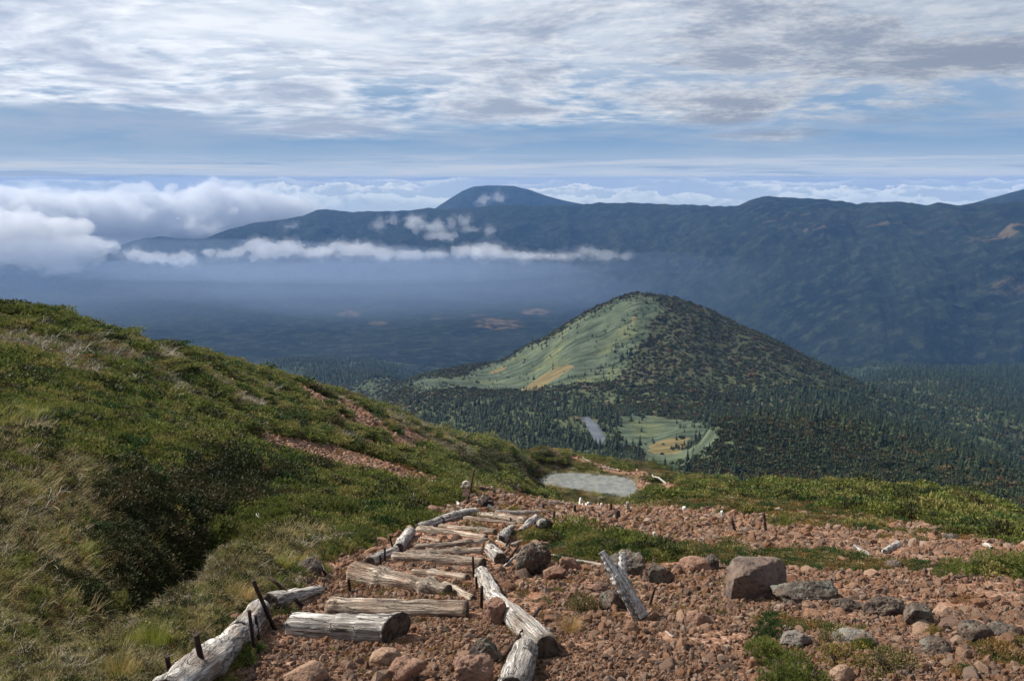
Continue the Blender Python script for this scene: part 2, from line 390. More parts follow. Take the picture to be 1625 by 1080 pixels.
def mat_ground():
    m, T = new_mat('slope_ground')
    pos = T.n('ShaderNodeNewGeometry').outputs['Position']
    at = T.n('ShaderNodeAttribute', attribute_name='cov').outputs['Color']
    s = T.n('ShaderNodeSeparateColor', {0: at}); g, st, gr = s.outputs
    n1 = T.noise(pos, 2.2, 5, 0.6); n2 = T.noise(pos, 14, 5, 0.65); n3 = T.noise(pos, 60, 4, 0.7)
    vor = T.n('ShaderNodeTexVoronoi', {'Vector': pos, 'Scale': 34.0}); vor2 = T.n('ShaderNodeTexVoronoi', {'Vector': pos, 'Scale': 12.0})
    grav = T.mix(T.ss(n2, .35, .65), (.17, .082, .047), (.32, .19, .125))
    grav = T.mix(T.ss(n1, .4, .7), grav, (.28, .14, .08))
    pv = T.n('ShaderNodeSeparateColor', {0: vor.outputs['Color']}).outputs[0]
    grav = T.mix(T.m('MULTIPLY', T.ss(pv, .55, 1.0), .75), grav, (.40, .27, .21))
    grav = T.mix(T.m('MULTIPLY', T.ss(pv, .3, 0.0), .5), grav, (.10, .055, .045))
    soil = T.mix(n2, (.030, .026, .014), (.075, .062, .030))
    straw = T.mix(n2, (.12, .095, .045), (.24, .20, .11))
    grey = T.mix(n3, (.10, .09, .075), (.30, .275, .24))
    c = T.mix(st, soil, straw); c = T.mix(gr, c, grey); c = T.mix(g, c, grav)
    hgt = T.m('ADD', T.m('MULTIPLY', n3, .25), T.m('ADD', n2, T.m('MULTIPLY', vor.outputs['Distance'], -.5)))
    bump = T.n('ShaderNodeBump', {'Height': hgt, 'Strength': 0.9, 'Distance': 0.03})
    b = T.n('ShaderNodeBsdfPrincipled', {'Base Color': c, 'Roughness': .95, 'Normal': bump.outputs[0]})
    b.inputs['Specular IOR Level'].default_value = .15
    T.n('ShaderNodeOutputMaterial', {0: b.outputs[0]})
    return m
def build_near():
    Ds = np.concatenate([np.exp(np.linspace(math.log(1.0), math.log(22), 620)), np.exp(np.linspace(math.log(22.1), math.log(150), 330))])
    A, D, F = polar_grid(-1.05, 1.05, 880, Ds)
    x, y = D*np.sin(A), D*np.cos(A); z = near_z(x, y)
    cv = cover(x, y)
    rough = cv['gravel']*np.clip(D*.0022, .008, .06)
    z = z + rough*fbm(x*7, y*7, octs=3, seed=71)*2
    o = mesh_obj('ground', np.stack([x, y, z], 1), F, mat_ground()); tag(o, kind='structure')
    put_attr(o, 'cov', np.stack([cv['gravel'], cv['straw']*.8, cv['grey']], 1))
    return o
ground = build_near()

# pond water
def mat_water(name, deep, scale):
    m, T = new_mat(name)
    pos = T.n('ShaderNodeNewGeometry').outputs['Position']
    n = T.noise(T.mapping(pos, scale=(.6, 1.6, 1)), scale, 4, .6); n2 = T.noise(pos, scale*.22, 3)
    c = T.mix(T.ss(n2, .35, .65), deep, (deep[0]*1.5, deep[1]*1.45, deep[2]*1.35))
    b = T.n('ShaderNodeBsdfPrincipled', {'Base Color': c, 'Roughness': .22,
            'Normal': T.n('ShaderNodeBump', {'Height': n, 'Strength': .8, 'Distance': .14}).outputs[0]})
    b.inputs['IOR'].default_value = 1.33
    T.n('ShaderNodeOutputMaterial', {0: b.outputs[0]}); return m
def water_sheet(name, poly, z, mat):
    bm = bmesh.new(); vs = []
    n = len(poly); c = poly.mean(0)
    for i in range(n*6):
        t = i/6; a = poly[int(t) % n]; b = poly[(int(t)+1) % n]; p = a+(b-a)*(t % 1)
        p = c + (p-c)*(1.03 + .02*math.sin(i*2.3) + .015*math.sin(i*5.1)); vs.append(bm.verts.new((p[0], p[1], z)))
    bm.faces.new(vs); me = bpy.data.meshes.new(name); bm.to_mesh(me); bm.free()
    if me.polygons[0].normal.z < 0: me.flip_normals()
    o = bpy.data.objects.new(name, me); COL.objects.link(o); me.materials.append(mat); return o
pond = water_sheet('pond_water', POND, POND_Z+.02, mat_water('pond_water', (.17, .18, .175), 5.0)); tag(pond, kind='structure')  # pale grey base colour puts the silvery sky reflection into the water

# ------------------------------------------------------------------ saddle, hill, forested flanks
mid_pts = [PQ(*t) for t in [
    (900,716,600),(870,690,690),(850,700,650),(940,685,700),(1060,705,630),(1010,740,560),(1090,730,560),(1020,660,770),(1110,672,720),(700,660,850),(620,637,960),(640,618,1100),
    (800,640,860),(780,690,700),(800,622,960),(900,612,960),(1000,628,900),(1100,642,860),(1200,642,860),(1140,690,620),
    (1130,672,560),(1200,668,540),(1300,688,500),(1400,730,440),(1500,768,390),(1600,812,340),(1680,850,310),
    (1110,745,470),(1150,752,430),(1300,770,390),(1450,795,345),(1200,720,470),(1300,735,430),
    (1300,645,800),(1400,660,900),(1500,700,760),(1600,745,640),(1680,790,500),(1500,645,1150),(1600,655,1100),(1450,610,1500),(1400,605,1600),(1600,600,2000),(1500,590,2200),(1380,580,2350),(1600,568,2750),(1700,580,2500),
    (450,590,2000),(560,622,1600),(620,600,1700),(500,566,2600),(600,575,2400),(400,560,2700),(560,585,2200),
    (1010,467,1180),(1040,471,1180),(975,477,1195),(940,492,1205),(900,513,1220),(840,547,1250),(760,577,1310),(700,592,1360),(650,603,1420),
    (1000,520,1090),(960,560,1060),(900,590,1020),(850,595,1090),(780,600,1150),(1040,540,1060),(1040,600,950),(1000,590,980),
    (1070,477,1180),(1130,497,1180),(1200,527,1180),(1250,550,1180),(1300,577,1180),(1350,603,1170),(1150,560,1050),(1200,600,970),(1280,615,960),(1100,600,950),(1350,640,900)]]
for px, q, D in ((1010,.17,1350),(1010,.27,1700),(1010,.305,2050),(1010,.25,2600),(1010,.182,3600),(850,.26,1500),(850,.30,1800),(850,.25,2600),(850,.182,3600),
                 (1200,.235,1400),(1200,.30,1800),(1200,.245,2600),(1200,.18,3600),(1320,.265,1400),(700,.29,1650),(700,.30,1900),(700,.25,2600),(700,.182,3600),
                 (500,.182,3600),(300,.24,2600),(300,.182,3600),(100,.25,2600),(100,.182,3600),(1400,.18,3600),(1600,.18,3600),(300,.32,1700),(100,.34,1700),(300,.42,1000),(100,.45,1000),
                 (500,.36,1000),(550,.33,1250),(500,.50,500),(0,.55,300),(300,.55,300),(600,.55,300),(800,.52,300),(1000,.52,300),(1200,.54,260),(1400,.60,240),(1600,.66,230),
                 (800,.42,480),(0,.60,130),(400,.60,130),(800,.62,130),(1200,.70,130),(1600,.85,130),(1850,.90,130),(-200,.60,130),(-200,.45,1000),(-200,.18,3600),(1850,.18,3600),(1850,.24,2400),(1850,.34,1000),(1850,.55,320)):
    mid_pts.append(AQ(px, q, D))
mid_base = lambda a, D: np.zeros_like(np.asarray(D, float)) + 0.0
MID = Terrain(mid_pts, mid_base, 1e-5, kd=0.33, dlo=120, dhi=4200)
P2C = None; P2Z = 0
def mid_z(x, y):
    z = mid_z0(x, y)
    if P2C is not None:
        w = sst(np.hypot(x-P2C[0], y-P2C[1]), P2R*.95, P2R*1.8); z = z*w + P2Z*(1-w)
    return z
def mid_z0(x, y):
    D = np.hypot(x, y); a = np.arctan2(x, y); z = -MID.q(a, D).reshape(np.shape(x))*D
    z = z + fbm(x*.012, y*.012, octs=5, seed=81)*np.clip(D*.004, 1, 4.5)
    fd = sst(D, 1600, 2600)
    z = z*(1-fd) + (-650 + 14*fbm(x*.0016, y*.0016, octs=4, seed=83))*fd*sst(D, 2300, 3300) + z*fd*(1-sst(D, 2300, 3300))
    return z - 60*sst(D, 2750, 3000)
MP = {k: [poly_world(p, MID, d0=150, d1=2600) for p in v] for k, v in {
    'sasa': [[(1035,474),(1050,490),(1030,520),(1020,550),(1000,575),(985,600),(960,606),(880,612),(800,618),(740,616),(700,604),(760,582),(840,550),(900,518),(940,495),(985,472),(1010,469)],
             [(985,655),(1060,662),(1130,668),(1140,690),(1110,730),(1060,742),(1020,735),(1000,715),(975,690)],
             [(640,612),(700,600),(720,616),(650,622),(620,620)]],
    'tan': [[(815,620),(850,600),(905,577),(918,580),(880,603),(850,618)], [(1030,706),(1045,694),(1090,692),(1092,706),(1075,718),(1045,721),(1028,716)],
            [(1000,512),(1012,502),(1010,498),(996,508)], [(775,592),(800,580),(805,584),(785,594)]]}.items()}
POND2 = np.array([hit(px, py, MID, d0=300, d1=1500)[:2] for px, py in [(921,674),(935,673),(950,679),(962,688),(958,697),(946,694),(935,684)]])
P2C = POND2.mean(0); P2R = float(np.hypot(*(POND2-P2C).T).max()); P2Z = float(mid_z0(np.array([P2C[0]]), np.array([P2C[1]]))[0])
def mid_cover(x, y):
    D = np.hypot(x, y); s = 26
    wx = x+s*fbm(x/60, y/60, octs=6, gain=.7, seed=91); wy = y+s*fbm(x/60+9, y/60, octs=6, gain=.7, seed=92)
    sasa = np.zeros(np.shape(x)); tan = np.zeros(np.shape(x))
    for P in MP['sasa']: sasa = np.where(inside(P, wx, wy), 1., sasa)
    for P in MP['tan']: tan = np.where(inside(P, x+s*.25*fbm(x/15, y/15, octs=3, seed=93), y+s*.25*fbm(x/15, y/15+7, octs=3, seed=94)), 1., tan)
    ok = (x < .30*y); return sasa*ok, tan*ok
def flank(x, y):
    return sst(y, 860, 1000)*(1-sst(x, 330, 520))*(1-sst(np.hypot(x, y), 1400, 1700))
def mat_mid():
    m, T = new_mat('hill_land')
    pos = T.n('ShaderNodeNewGeometry').outputs['Position']
    s = T.n('ShaderNodeSeparateColor', {0: T.n('ShaderNodeAttribute', attribute_name='cov').outputs['Color']}); sa, tn, fa = s.outputs
    n0 = T.noise(pos, .012, 5, .6); n1 = T.noise(pos, .05, 6, .65); n2 = T.noise(pos, .35, 4, .6)
    # darker grooved streaks down the flank
    stk = T.noise(T.mapping(pos, scale=(.010, .085, .0), rot=(0, 0, math.radians(17))), 1.0, 6, .66, .15)
    sasa = T.mix(T.ss(n1, .3, .7), (.048, .066, .040), (.105, .130, .082)); sasa = T.mix(T.m('MULTIPLY', T.ss(n2, .5, .7), .5), sasa, (.045, .062, .038))
    sasa = T.mix(T.m('MULTIPLY', T.ss(stk, .53, .63), .75), sasa, (.035, .055, .03))
    sasa = T.mix(T.m('MULTIPLY', T.ss(n0, .52, .66), .5), sasa, (.19, .20, .08))
    fl = T.mix(T.ss(n1, .35, .65), (.042, .056, .025), (.105, .125, .06))
    fl = T.mix(T.m('MULTIPLY', T.ss(n0, .50, .62), .8), fl, (.105, .082, .042))
    fl = T.mix(T.m('MULTIPLY', T.ss(n2, .55, .7), .6), fl, (.095, .12, .06))
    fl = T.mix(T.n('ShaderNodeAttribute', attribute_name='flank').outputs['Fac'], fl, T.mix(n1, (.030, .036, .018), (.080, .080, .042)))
    far = T.mix(T.ss(n0, .40, .62), (.014, .024, .014), (.042, .056, .028))
    fl = T.mix(fa, fl, far)
    c = T.mix(sa, fl, sasa)
    c = T.mix(tn, c, T.mix(n1, (.13, .115, .05), (.22, .165, .075)))
    h = T.m('ADD', T.m('MULTIPLY', n1, 3.0), T.m('ADD', n2, T.m('MULTIPLY', T.m('MULTIPLY', T.ss(stk, .5, .64), sa), -5.0)))
    b = T.n('ShaderNodeBsdfPrincipled', {'Base Color': c, 'Roughness': .95, 'Normal': T.n('ShaderNodeBump', {'Height': h, 'Strength': .6, 'Distance': 1.2}).outputs[0]})
    b.inputs['Specular IOR Level'].default_value = .1
    T.n('ShaderNodeOutputMaterial', {0: b.outputs[0]}); return m
def build_mid():
    Ds = np.exp(np.concatenate([np.linspace(math.log(140), math.log(1700), 620), np.linspace(math.log(1705), math.log(3100), 160)]))
    A, D, F = polar_grid(-.95, .95, 820, Ds)
    x, y = D*np.sin(A), D*np.cos(A); z = mid_z(x, y)
    sasa, tan = mid_cover(x, y)
    o = mesh_obj('hill', np.stack([x, y, z], 1), F, mat_mid()); tag(o, kind='structure')
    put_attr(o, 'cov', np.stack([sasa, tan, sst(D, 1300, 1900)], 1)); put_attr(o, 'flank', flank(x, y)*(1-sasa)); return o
hill = build_mid()
p2z = float(mid_z(np.array([POND2.mean(0)[0]]), np.array([POND2.mean(0)[1]]))[0])
pond2 = water_sheet('lake_water', POND2, p2z+.5, mat_water('lake_water', (.07, .08, .09), .6)); tag(pond2, kind='structure')

# ------------------------------------------------------------------ far valley and mountain wall
FOOT = np.array([(-500,486,5200),(0,486,5200),(300,482,5200),(600,478,5100),(800,484,4700),(1000,505,4100),(1200,535,3500),(1320,560,3000),(1450,566,2850),(1625,572,2800),(2100,580,2750)], float)
CREST = np.array([(-500,330,7300),(-100,360,7200),(60,425,7000),(175,393,7000),(215,381,7000),(250,375,7000),(290,378,7000),(325,378,7000),(370,362,7000),(405,354,7000),(440,350,7000),(480,342,6900),(503,333,6900),(520,332,6900),(560,336,6800),(620,335,6700),(660,333,6600),(690,331,6500),
    (720,332,6400),(760,329,6300),(800,326,6200),(860,326,6100),(925,325,6000),(950,322,5900),(1000,322,5700),(1050,325,5600),(1100,325,5500),(1150,328,5400),(1172,326,5350),(1190,317,5300),(1215,311,5250),(1240,313,5200),(1300,315,5100),(1330,319,5050),(1360,323,5000),(1400,321,4900),(1430,321,4900),(1470,326,4800),(1490,322,4800),(1525,325,4700),(1560,322,4700),(1625,319,4600),(2100,330,4300)], float)
def far_profile(a, D):
    px = 812.5 + F_PX*np.tan(a)*1.02
    # exact column of a ray with this azimuth near the horizon line
    fq = [ray(p, q)[1] for p, q, _ in FOOT]; fa = [ray(p, q)[0] for p, q, _ in FOOT]
    cq = [ray(p, q)[1] for p, q, _ in CREST]; ca = [ray(p, q)[0] for p, q, _ in CREST]
    Df = np.interp(a, fa, FOOT[:, 2]); Dc = np.interp(a, ca, CREST[:, 2]); zc = -np.interp(a, ca, cq)*Dc
    return Df, Dc, zc
def far_z(x, y):
    a = np.arctan2(x, y); D = np.hypot(x, y)
    w = 260*fbm(x*.0011, y*.0011, octs=4, seed=101)
    Df, Dc, zc = far_profile(a, D)
    floor = -655 + 22*fbm(x*.0012, y*.0012, octs=4, seed=103)
    t = (D - Df + w*1.0*sst(Dc-D, 0, 1200))/(Dc-Df)
    tt = np.clip(t, 0, 1)
    prof = np.sin(tt*math.pi/2)**1.25*.86 + .14*tt
    spur = fbm(a*13+1.1*tt+.25*fbm(x*.001, y*.001, octs=2, seed=104), tt*1.7, octs=5, seed=105, ridged=True)
    fine = fbm(x*.004, y*.004, octs=5, seed=107, ridged=True)
    z = floor + (zc-floor)*prof + (spur*48+fine*34)*np.sin(np.clip(t, 0, 1)*math.pi)**.8
    z = z + 8*fbm(a*120, D*.002, octs=3, seed=108)*sst(t, .9, 1)
    back = np.clip((D-Dc)/2500, 0, 1)
    z = np.where(D > Dc, zc - 330*back**1.1 + 8*fbm(a*120, D*.002, octs=3, seed=108), z)
    return z
def mat_far(name, tint=(1, 1, 1)):
    m, T = new_mat(name)
    pos = T.n('ShaderNodeNewGeometry').outputs['Position']
    pt = T.n('ShaderNodeAttribute', attribute_name='patch').outputs['Fac']
    n0 = T.noise(pos, .0022, 6, .62, .4); n1 = T.noise(pos, .017, 6, .7); n2 = T.noise(pos, .075, 4, .7)
    c = T.mix(T.ss(n0, .35, .65), (.005, .009, .007), (.017, .023, .015))  # forest tones darkened further to stand in for cloud shadow on the wall
    c = T.mix(T.m('MULTIPLY', T.ss(n1, .5, .62), .7), c, (.036, .044, .026))
    c = T.mix(T.m('MULTIPLY', T.ss(n1, .5, .35), .55), c, (.003, .005, .005))
    c = T.mix(T.m('MULTIPLY', T.m('MULTIPLY', pt, .55), T.ss(n1, .42, .58)), c, (.20, .13, .07))
    c = T.mix(1.0, c, tint, 'MULTIPLY')
    h = T.m('ADD', T.m('MULTIPLY', n1, 1.2), T.m('MULTIPLY', n2, 1.2))
    b = T.n('ShaderNodeBsdfPrincipled', {'Base Color': c, 'Roughness': 1.0, 'Normal': T.n('ShaderNodeBump', {'Height': h, 'Strength': .8, 'Distance': 10.0}).outputs[0]})
    b.inputs['Specular IOR Level'].default_value = .05
    T.n('ShaderNodeOutputMaterial', {0: b.outputs[0]}); return m
M_FAR = mat_far('far_forest_land')
def far_hit(px, py):
    a, q = ray(px, py); Ds = np.linspace(2700, 7500, 900)
    zz = far_z(Ds*math.sin(a), Ds*math.cos(a)); k = np.argmax(-zz/Ds <= q); return np.array([Ds[k]*math.sin(a), Ds[k]*math.cos(a)])
def build_far():
    Ds = np.concatenate([np.linspace(2500, 7400, 720), np.linspace(7420, 12500, 60)])
    A, D, F = polar_grid(-.95, .95, 1100, Ds)
    x, y = D*np.sin(A), D*np.cos(A); z = far_z(x, y)
    o = mesh_obj('mountains', np.stack([x, y, z], 1), F, M_FAR); tag(o, kind='structure')
    pt = np.zeros(len(x))
    for px, py, rx, ry, st in ((790,514,42,8,1.1),(850,494,26,5,1.1),(555,498,22,7,.8),(600,512,20,3,.6),(700,505,28,2,.6),(760,500,14,2,.5),(1305,359,26,4,.8),(1410,352,36,3,.55),(1585,376,34,7,.8),(1250,341,40,3,.4),(1500,365,60,3,.4),(1600,450,50,18,.3)):
        c = far_hit(px, py); e1 = far_hit(px+rx, py); e2 = far_hit(px, py-ry)
        r1 = max(np.hypot(*(e1-c)), 10); r2 = max(np.hypot(*(e2-c)), 20)
        u = (c/np.hypot(*c)); dx, dy = x-c[0], y-c[1]; lo = (dx*u[0]+dy*u[1])/r2; la = (dx*u[1]-dy*u[0])/r1
        d = np.sqrt(lo*lo+la*la) + .45*fbm(x*.006, y*.006, octs=4, seed=111)
        pt = np.maximum(pt, st*sst(d, 1.1, .75))
    put_attr(o, 'patch', pt); return o
mountains = build_far()
def peak(name, prof, D0, seed, depth=900):
    """one more mountain behind the wall: a crest outline surveyed against the sky, with real front and back slopes"""
    P = np.array(prof, float); a = np.array([ray(p, q)[0] for p, q in prof]); q = np.array([ray(p, q)[1] for p, q in prof])
    n = 260; aa = np.linspace(a[0], a[-1], n); top = -np.interp(aa, a, q)*D0
    m = 60; T_ = np.linspace(-1, 1, m); AA, TT = np.meshgrid(aa, T_); ZT = np.tile(top, (m, 1))
    low = -420.0
    Dd = D0 + TT*depth
    x, y = Dd*np.sin(AA), Dd*np.cos(AA)
    z = low + (ZT-low)*(1-np.abs(TT)**1.35) + fbm(x*.003, y*.003, octs=5, seed=seed, ridged=True)*28*np.sin(np.abs(TT)*math.pi) + 4*fbm(x*.01, y*.01, octs=3, seed=seed+3)
    i = np.arange((m-1)*n).reshape(m-1, n)[:, :-1].ravel(); F = np.stack([i, i+1, i+n+1, i+n], 1)[:, ::-1]
    o = mesh_obj(name, np.stack([x.ravel(), y.ravel(), z.ravel()], 1), F, M_FAR); tag(o, kind='structure'); put_attr(o, 'patch', np.zeros(m*n)); return o
peak('mountain_peak', [(600,400),(640,350),(690,331),(712,316),(735,302),(752,296),(775,294),(815,295),(840,301),(862,309),(890,317),(925,324),(960,345),(1000,380)], 8600, 121)
peak('mountain_shoulder', [(1420,380),(1480,340),(1525,326),(1560,318),(1600,307),(1625,300),(1680,285),(1760,275),(1900,300)], 6300, 131)
# ------------------------------------------------------------------ materials of things
def mat_wood(name, pale, dark, stain, crack=.6):
    m, T = new_mat(name)
    oc = T.n('ShaderNodeTexCoord').outputs['Object']; rnd = T.n('ShaderNodeObjectInfo').outputs['Random']
    v = T.n('ShaderNodeVectorMath', {0: oc, 1: T.comb(T.m('MULTIPLY', rnd, 37.0), T.m('MULTIPLY', rnd, 11.0), 0.0)}, operation='ADD').outputs[0]
    g = T.noise(T.mapping(v, scale=(1.6, 26, 26)), 1.0, 6, .7, .6); g2 = T.noise(T.mapping(v, scale=(5, 90, 90)), 1.0, 3, .6, .3)
    blot = T.noise(v, 5.0, 4, .6)
    c = T.mix(T.ss(g, .34, .62), dark, pale)
    c = T.mix(T.m('MULTIPLY', T.ss(blot, .5, .66), .65), c, stain)
    cr = T.noise(T.mapping(v, scale=(.9, 13, 13)), 1.0, 4, .55, 1.1)
    dst = T.m('MULTIPLY', T.ss(T.noise(v, 2.6, 5, .62), .42, .68), T.m('ADD', .15, T.m('MULTIPLY', T.m('FRACT', T.m('MULTIPLY', rnd, 7.3)), .55)))
    c = T.mix(dst, c, (.30, .185, .125))
    ck = T.m('MAXIMUM', T.ss(g, .36, .30), T.m('SUBTRACT', 1.0, T.ss(T.m('ABSOLUTE', T.m('SUBTRACT', cr, .5)), .0, .022))); ck2 = T.ss(g2, .38, .28)
    c = T.mix(T.m('MULTIPLY', ck, crack), c, (.025, .02, .018)); c = T.mix(T.m('MULTIPLY', ck2, .45), c, (.06, .05, .045))
    h = T.m('SUBTRACT', T.m('ADD', T.ss(g, .30, .6), T.m('MULTIPLY', g2, .4)), T.m('MULTIPLY', ck, 1.2))
    b = T.n('ShaderNodeBsdfPrincipled', {'Base Color': c, 'Roughness': .85, 'Normal': T.n('ShaderNodeBump', {'Height': h, 'Strength': 1.0, 'Distance': .02}).outputs[0]})
    b.inputs['Specular IOR Level'].default_value = .2
    T.n('ShaderNodeOutputMaterial', {0: b.outputs[0]}); return m
def mat_plain(name, c1, c2, sc=8, rough=.9, bump=.4, dist=.01, metal=0.0, rnd_mix=None):
    m, T = new_mat(name)
    oc = T.n('ShaderNodeTexCoord').outputs['Object']; n = T.noise(oc, sc, 5, .65)
    c = T.mix(T.ss(n, .35, .65), c1, c2)
    if rnd_mix: c = T.mix(T.n('ShaderNodeObjectInfo').outputs['Random'], c, rnd_mix)
    b = T.n('ShaderNodeBsdfPrincipled', {'Base Color': c, 'Roughness': rough, 'Metallic': metal, 'Normal': T.n('ShaderNodeBump', {'Height': n, 'Strength': bump, 'Distance': dist}).outputs[0]})
    b.inputs['Specular IOR Level'].default_value = .25
    T.n('ShaderNodeOutputMaterial', {0: b.outputs[0]}); return m
def mat_stone(name, cols, lichen=0.0, sc=9.0, pores=.5):
    """cols: colours picked by the stone's own random number"""
    m, T = new_mat(name)
    oc = T.n('ShaderNodeTexCoord').outputs['Object']; rnd = T.n('ShaderNodeObjectInfo').outputs['Random']
    v = T.n('ShaderNodeVectorMath', {0: oc, 1: T.comb(T.m('MULTIPLY', rnd, 91.0), rnd, 0.0)}, operation='ADD').outputs[0]
    r = T.n('ShaderNodeValToRGB', {0: rnd}); r.color_ramp.interpolation = 'LINEAR'
    els = r.color_ramp.elements
    while len(els) < len(cols): els.new(.5)
    for i, c in enumerate(cols): els[i].position = i/(len(cols)-1); els[i].color = (*c, 1)
    n = T.noise(v, sc, 6, .68); n2 = T.noise(v, sc*4, 4, .7); vo = T.n('ShaderNodeTexVoronoi', {'Vector': v, 'Scale': sc*3.2}).outputs['Distance']
    c = T.mix(T.m('MULTIPLY', T.ss(n, .35, .65), .6), r.outputs[0], T.mix(.5, r.outputs[0], (.37, .26, .19)))
    c = T.mix(T.m('MULTIPLY', T.ss(n2, .5, .32), .6), c, (.05, .035, .03))
    if lichen: c = T.mix(T.m('MULTIPLY', T.ss(T.noise(v, sc*.8, 5, .7), .52, .60), lichen), c, (.30, .32, .27))
    h = T.m('ADD', n2, T.m('ADD', T.m('MULTIPLY', n, 1.5), T.m('MULTIPLY', T.ss(vo, 0.0, .4), pores)))
    b = T.n('ShaderNodeBsdfPrincipled', {'Base Color': c, 'Roughness': .95, 'Normal': T.n('ShaderNodeBump', {'Height': h, 'Strength': .8, 'Distance': .02}).outputs[0]})
    b.inputs['Specular IOR Level'].default_value = .12
    T.n('ShaderNodeOutputMaterial', {0: b.outputs[0]}); return m
def mat_leaf(name, c1, c2, c3=None, trans=.25):
    """foliage: colour differs from clump to clump and, more finely, from leaf to leaf"""
    m, T = new_mat(name)
    rnd = T.n('ShaderNodeObjectInfo').outputs['Random']; geo = T.n('ShaderNodeNewGeometry'); isl = geo.outputs['Random Per Island']
    big = T.noise(geo.outputs['Position'], .9, 4, .6)
    f = T.m('ADD', T.m('MULTIPLY', rnd, .35), T.m('ADD', T.m('MULTIPLY', isl, .35), T.m('MULTIPLY', T.ss(big, .35, .65), .35)), clamp=True)
    c = T.mix(f, c1, c2)
    if c3: c = T.mix(T.ss(T.m('ADD', rnd, T.m('MULTIPLY', big, .5)), .85, 1.15), c, c3)
    d = T.n('ShaderNodeBsdfPrincipled', {'Base Color': c, 'Roughness': .7}); d.inputs['Specular IOR Level'].default_value = .2
    t = T.n('ShaderNodeBsdfTranslucent', {'Color': c})
    T.n('ShaderNodeOutputMaterial', {0: T.n('ShaderNodeMixShader', {0: trans, 1: d.outputs[0], 2: t.outputs[0]}).outputs[0]}); return m
M_PALE = mat_wood('weathered_grey_wood', (.66, .63, .59), (.30, .275, .25), (.44, .39, .34), .75)
M_TAN = mat_wood('weathered_tan_wood', (.58, .49, .40), (.27, .21, .165), (.38, .28, .21), .55)
M_DARKWOOD = mat_wood('dark_rotten_wood', (.12, .095, .08), (.035, .028, .025), (.06, .05, .04))
M_END = mat_plain('rotten_log_end', (.035, .027, .022), (.13, .10, .08), 25, .95, .9, .02)
M_IRON = mat_plain('rusty_iron', (.05, .026, .020), (.022, .016, .015), 40, .75, .3, .003, .35)
M_WHITE = mat_plain('bleached_wood', (.72, .70, .66), (.48, .45, .42), 18, .8, .4, .006)
M_RED = mat_stone('reddish_stone', [(.23, .11, .066), (.43, .245, .155), (.30, .15, .088), (.52, .34, .235), (.085, .055, .048), (.52, .38, .29), (.33, .165, .095), (.17, .13, .115)])
M_REDB = mat_stone('red_boulder_stone', [(.20, .105, .075), (.25, .145, .105), (.17, .10, .08)], sc=6, pores=1.0)
M_GREY = mat_stone('grey_lichen_stone', [(.065, .060, .054), (.095, .086, .076)], lichen=.4, pores=1.0)
M_DARKST = mat_stone('dark_lava_stone', [(.045, .038, .036), (.07, .058, .052)], lichen=.25, pores=1.6)
M_PALEST = mat_stone('pale_stone', [(.18, .165, .15), (.23, .21, .19)], lichen=.3, pores=1.0)
M_PINK = mat_stone('boulder_stone', [(.10, .078, .07), (.115, .085, .075)], lichen=.3, sc=5)
M_TANST = mat_stone('tan_stone', [(.27, .17, .12), (.33, .22, .155)], lichen=0, sc=8)

# ------------------------------------------------------------------ shapes
def tube(path, radii, seg=12, rough=.0, groove=.0, seed=0, flat=1.0, closed_mat=None, sub=1):
    """a tapering round body along a path (local coordinates); returns verts, faces, number of side faces"""
    P = [np.array(p, float) for p in path]; V = []; F = []
    t_old = None
    n = len(P)
    for i, p in enumerate(P):
        t = P[min(i+1, n-1)]-P[max(i-1, 0)]; t = t/(np.linalg.norm(t)+1e-9)
        if t_old is None:
            up = np.array([0, 0, 1.]) if abs(t[2]) < .9 else np.array([1., 0, 0])
            u = np.cross(up, t); u /= np.linalg.norm(u)
        else: u = u-t*(u@t); u /= np.linalg.norm(u)
        t_old = t; w = np.cross(t, u)
        th = np.arange(seg)/seg*2*math.pi
        c, s = np.cos(th), np.sin(th)
        r = radii[i]*(1 + rough*fbm(c*1.1+seed, s*1.1, np.full(seg, i*.35), octs=3, seed=seed) + groove*fbm(c*4+seed, s*4, np.full(seg, i*.06), octs=3, seed=seed+5))
        V += [p + u*(r[k]*c[k]) + w*(r[k]*s[k]*flat) for k in range(seg)]
    for i in range(n-1):
        for k in range(seg):
            a = i*seg+k; b = i*seg+(k+1) % seg; F.append((a, b, b+seg, a+seg))
    ns = len(F)
    for i, sgn in ((0, -1), (n-1, 1)):
        cidx = len(V); ring = list(range(i*seg, (i+1)*seg)); cen = np.mean([V[k] for k in ring], 0)
        # a ragged sunken end instead of a flat cap
        inner = []
        for k in ring: inner.append(len(V)); V.append(V[k]*.55+cen*.45 - (P[n-1]-P[0])/(np.linalg.norm(P[n-1]-P[0])+1e-9)*sgn*radii[i]*.10*random.uniform(.2, 1.6))
        cidx = len(V); V.append(cen - (P[n-1]-P[0])/(np.linalg.norm(P[n-1]-P[0])+1e-9)*sgn*radii[i]*.18)
        for k in range(seg):
            a, b = ring[k], ring[(k+1) % seg]; ia, ib = inner[k], inner[(k+1) % seg]
            F.append((b, a, ia, ib) if sgn < 0 else (a, b, ib, ia)); F.append((ib, ia, cidx) if sgn < 0 else (ia, ib, cidx))
    return V, F, ns
def bend(a, b, n=10, wob=.03, seed=0):
    rs = np.random.RandomState(int(abs(seed))); a = np.array(a, float); b = np.array(b, float); L = np.linalg.norm(b-a)
    ts = np.linspace(0, 1, n); off = np.cumsum(rs.normal(0, 1, (n, 3)), 0)*wob*L/n; off -= np.outer(ts, off[-1])
    return [a+(b-a)*t+off[i] for i, t in enumerate(ts)]
def join(parts):
    V = []; F = []
    for v, f in parts: b = len(V); V += list(v); F += [tuple(i+b for i in q) for q in f]
    return V, F
def slant(p): return Vector(p).length
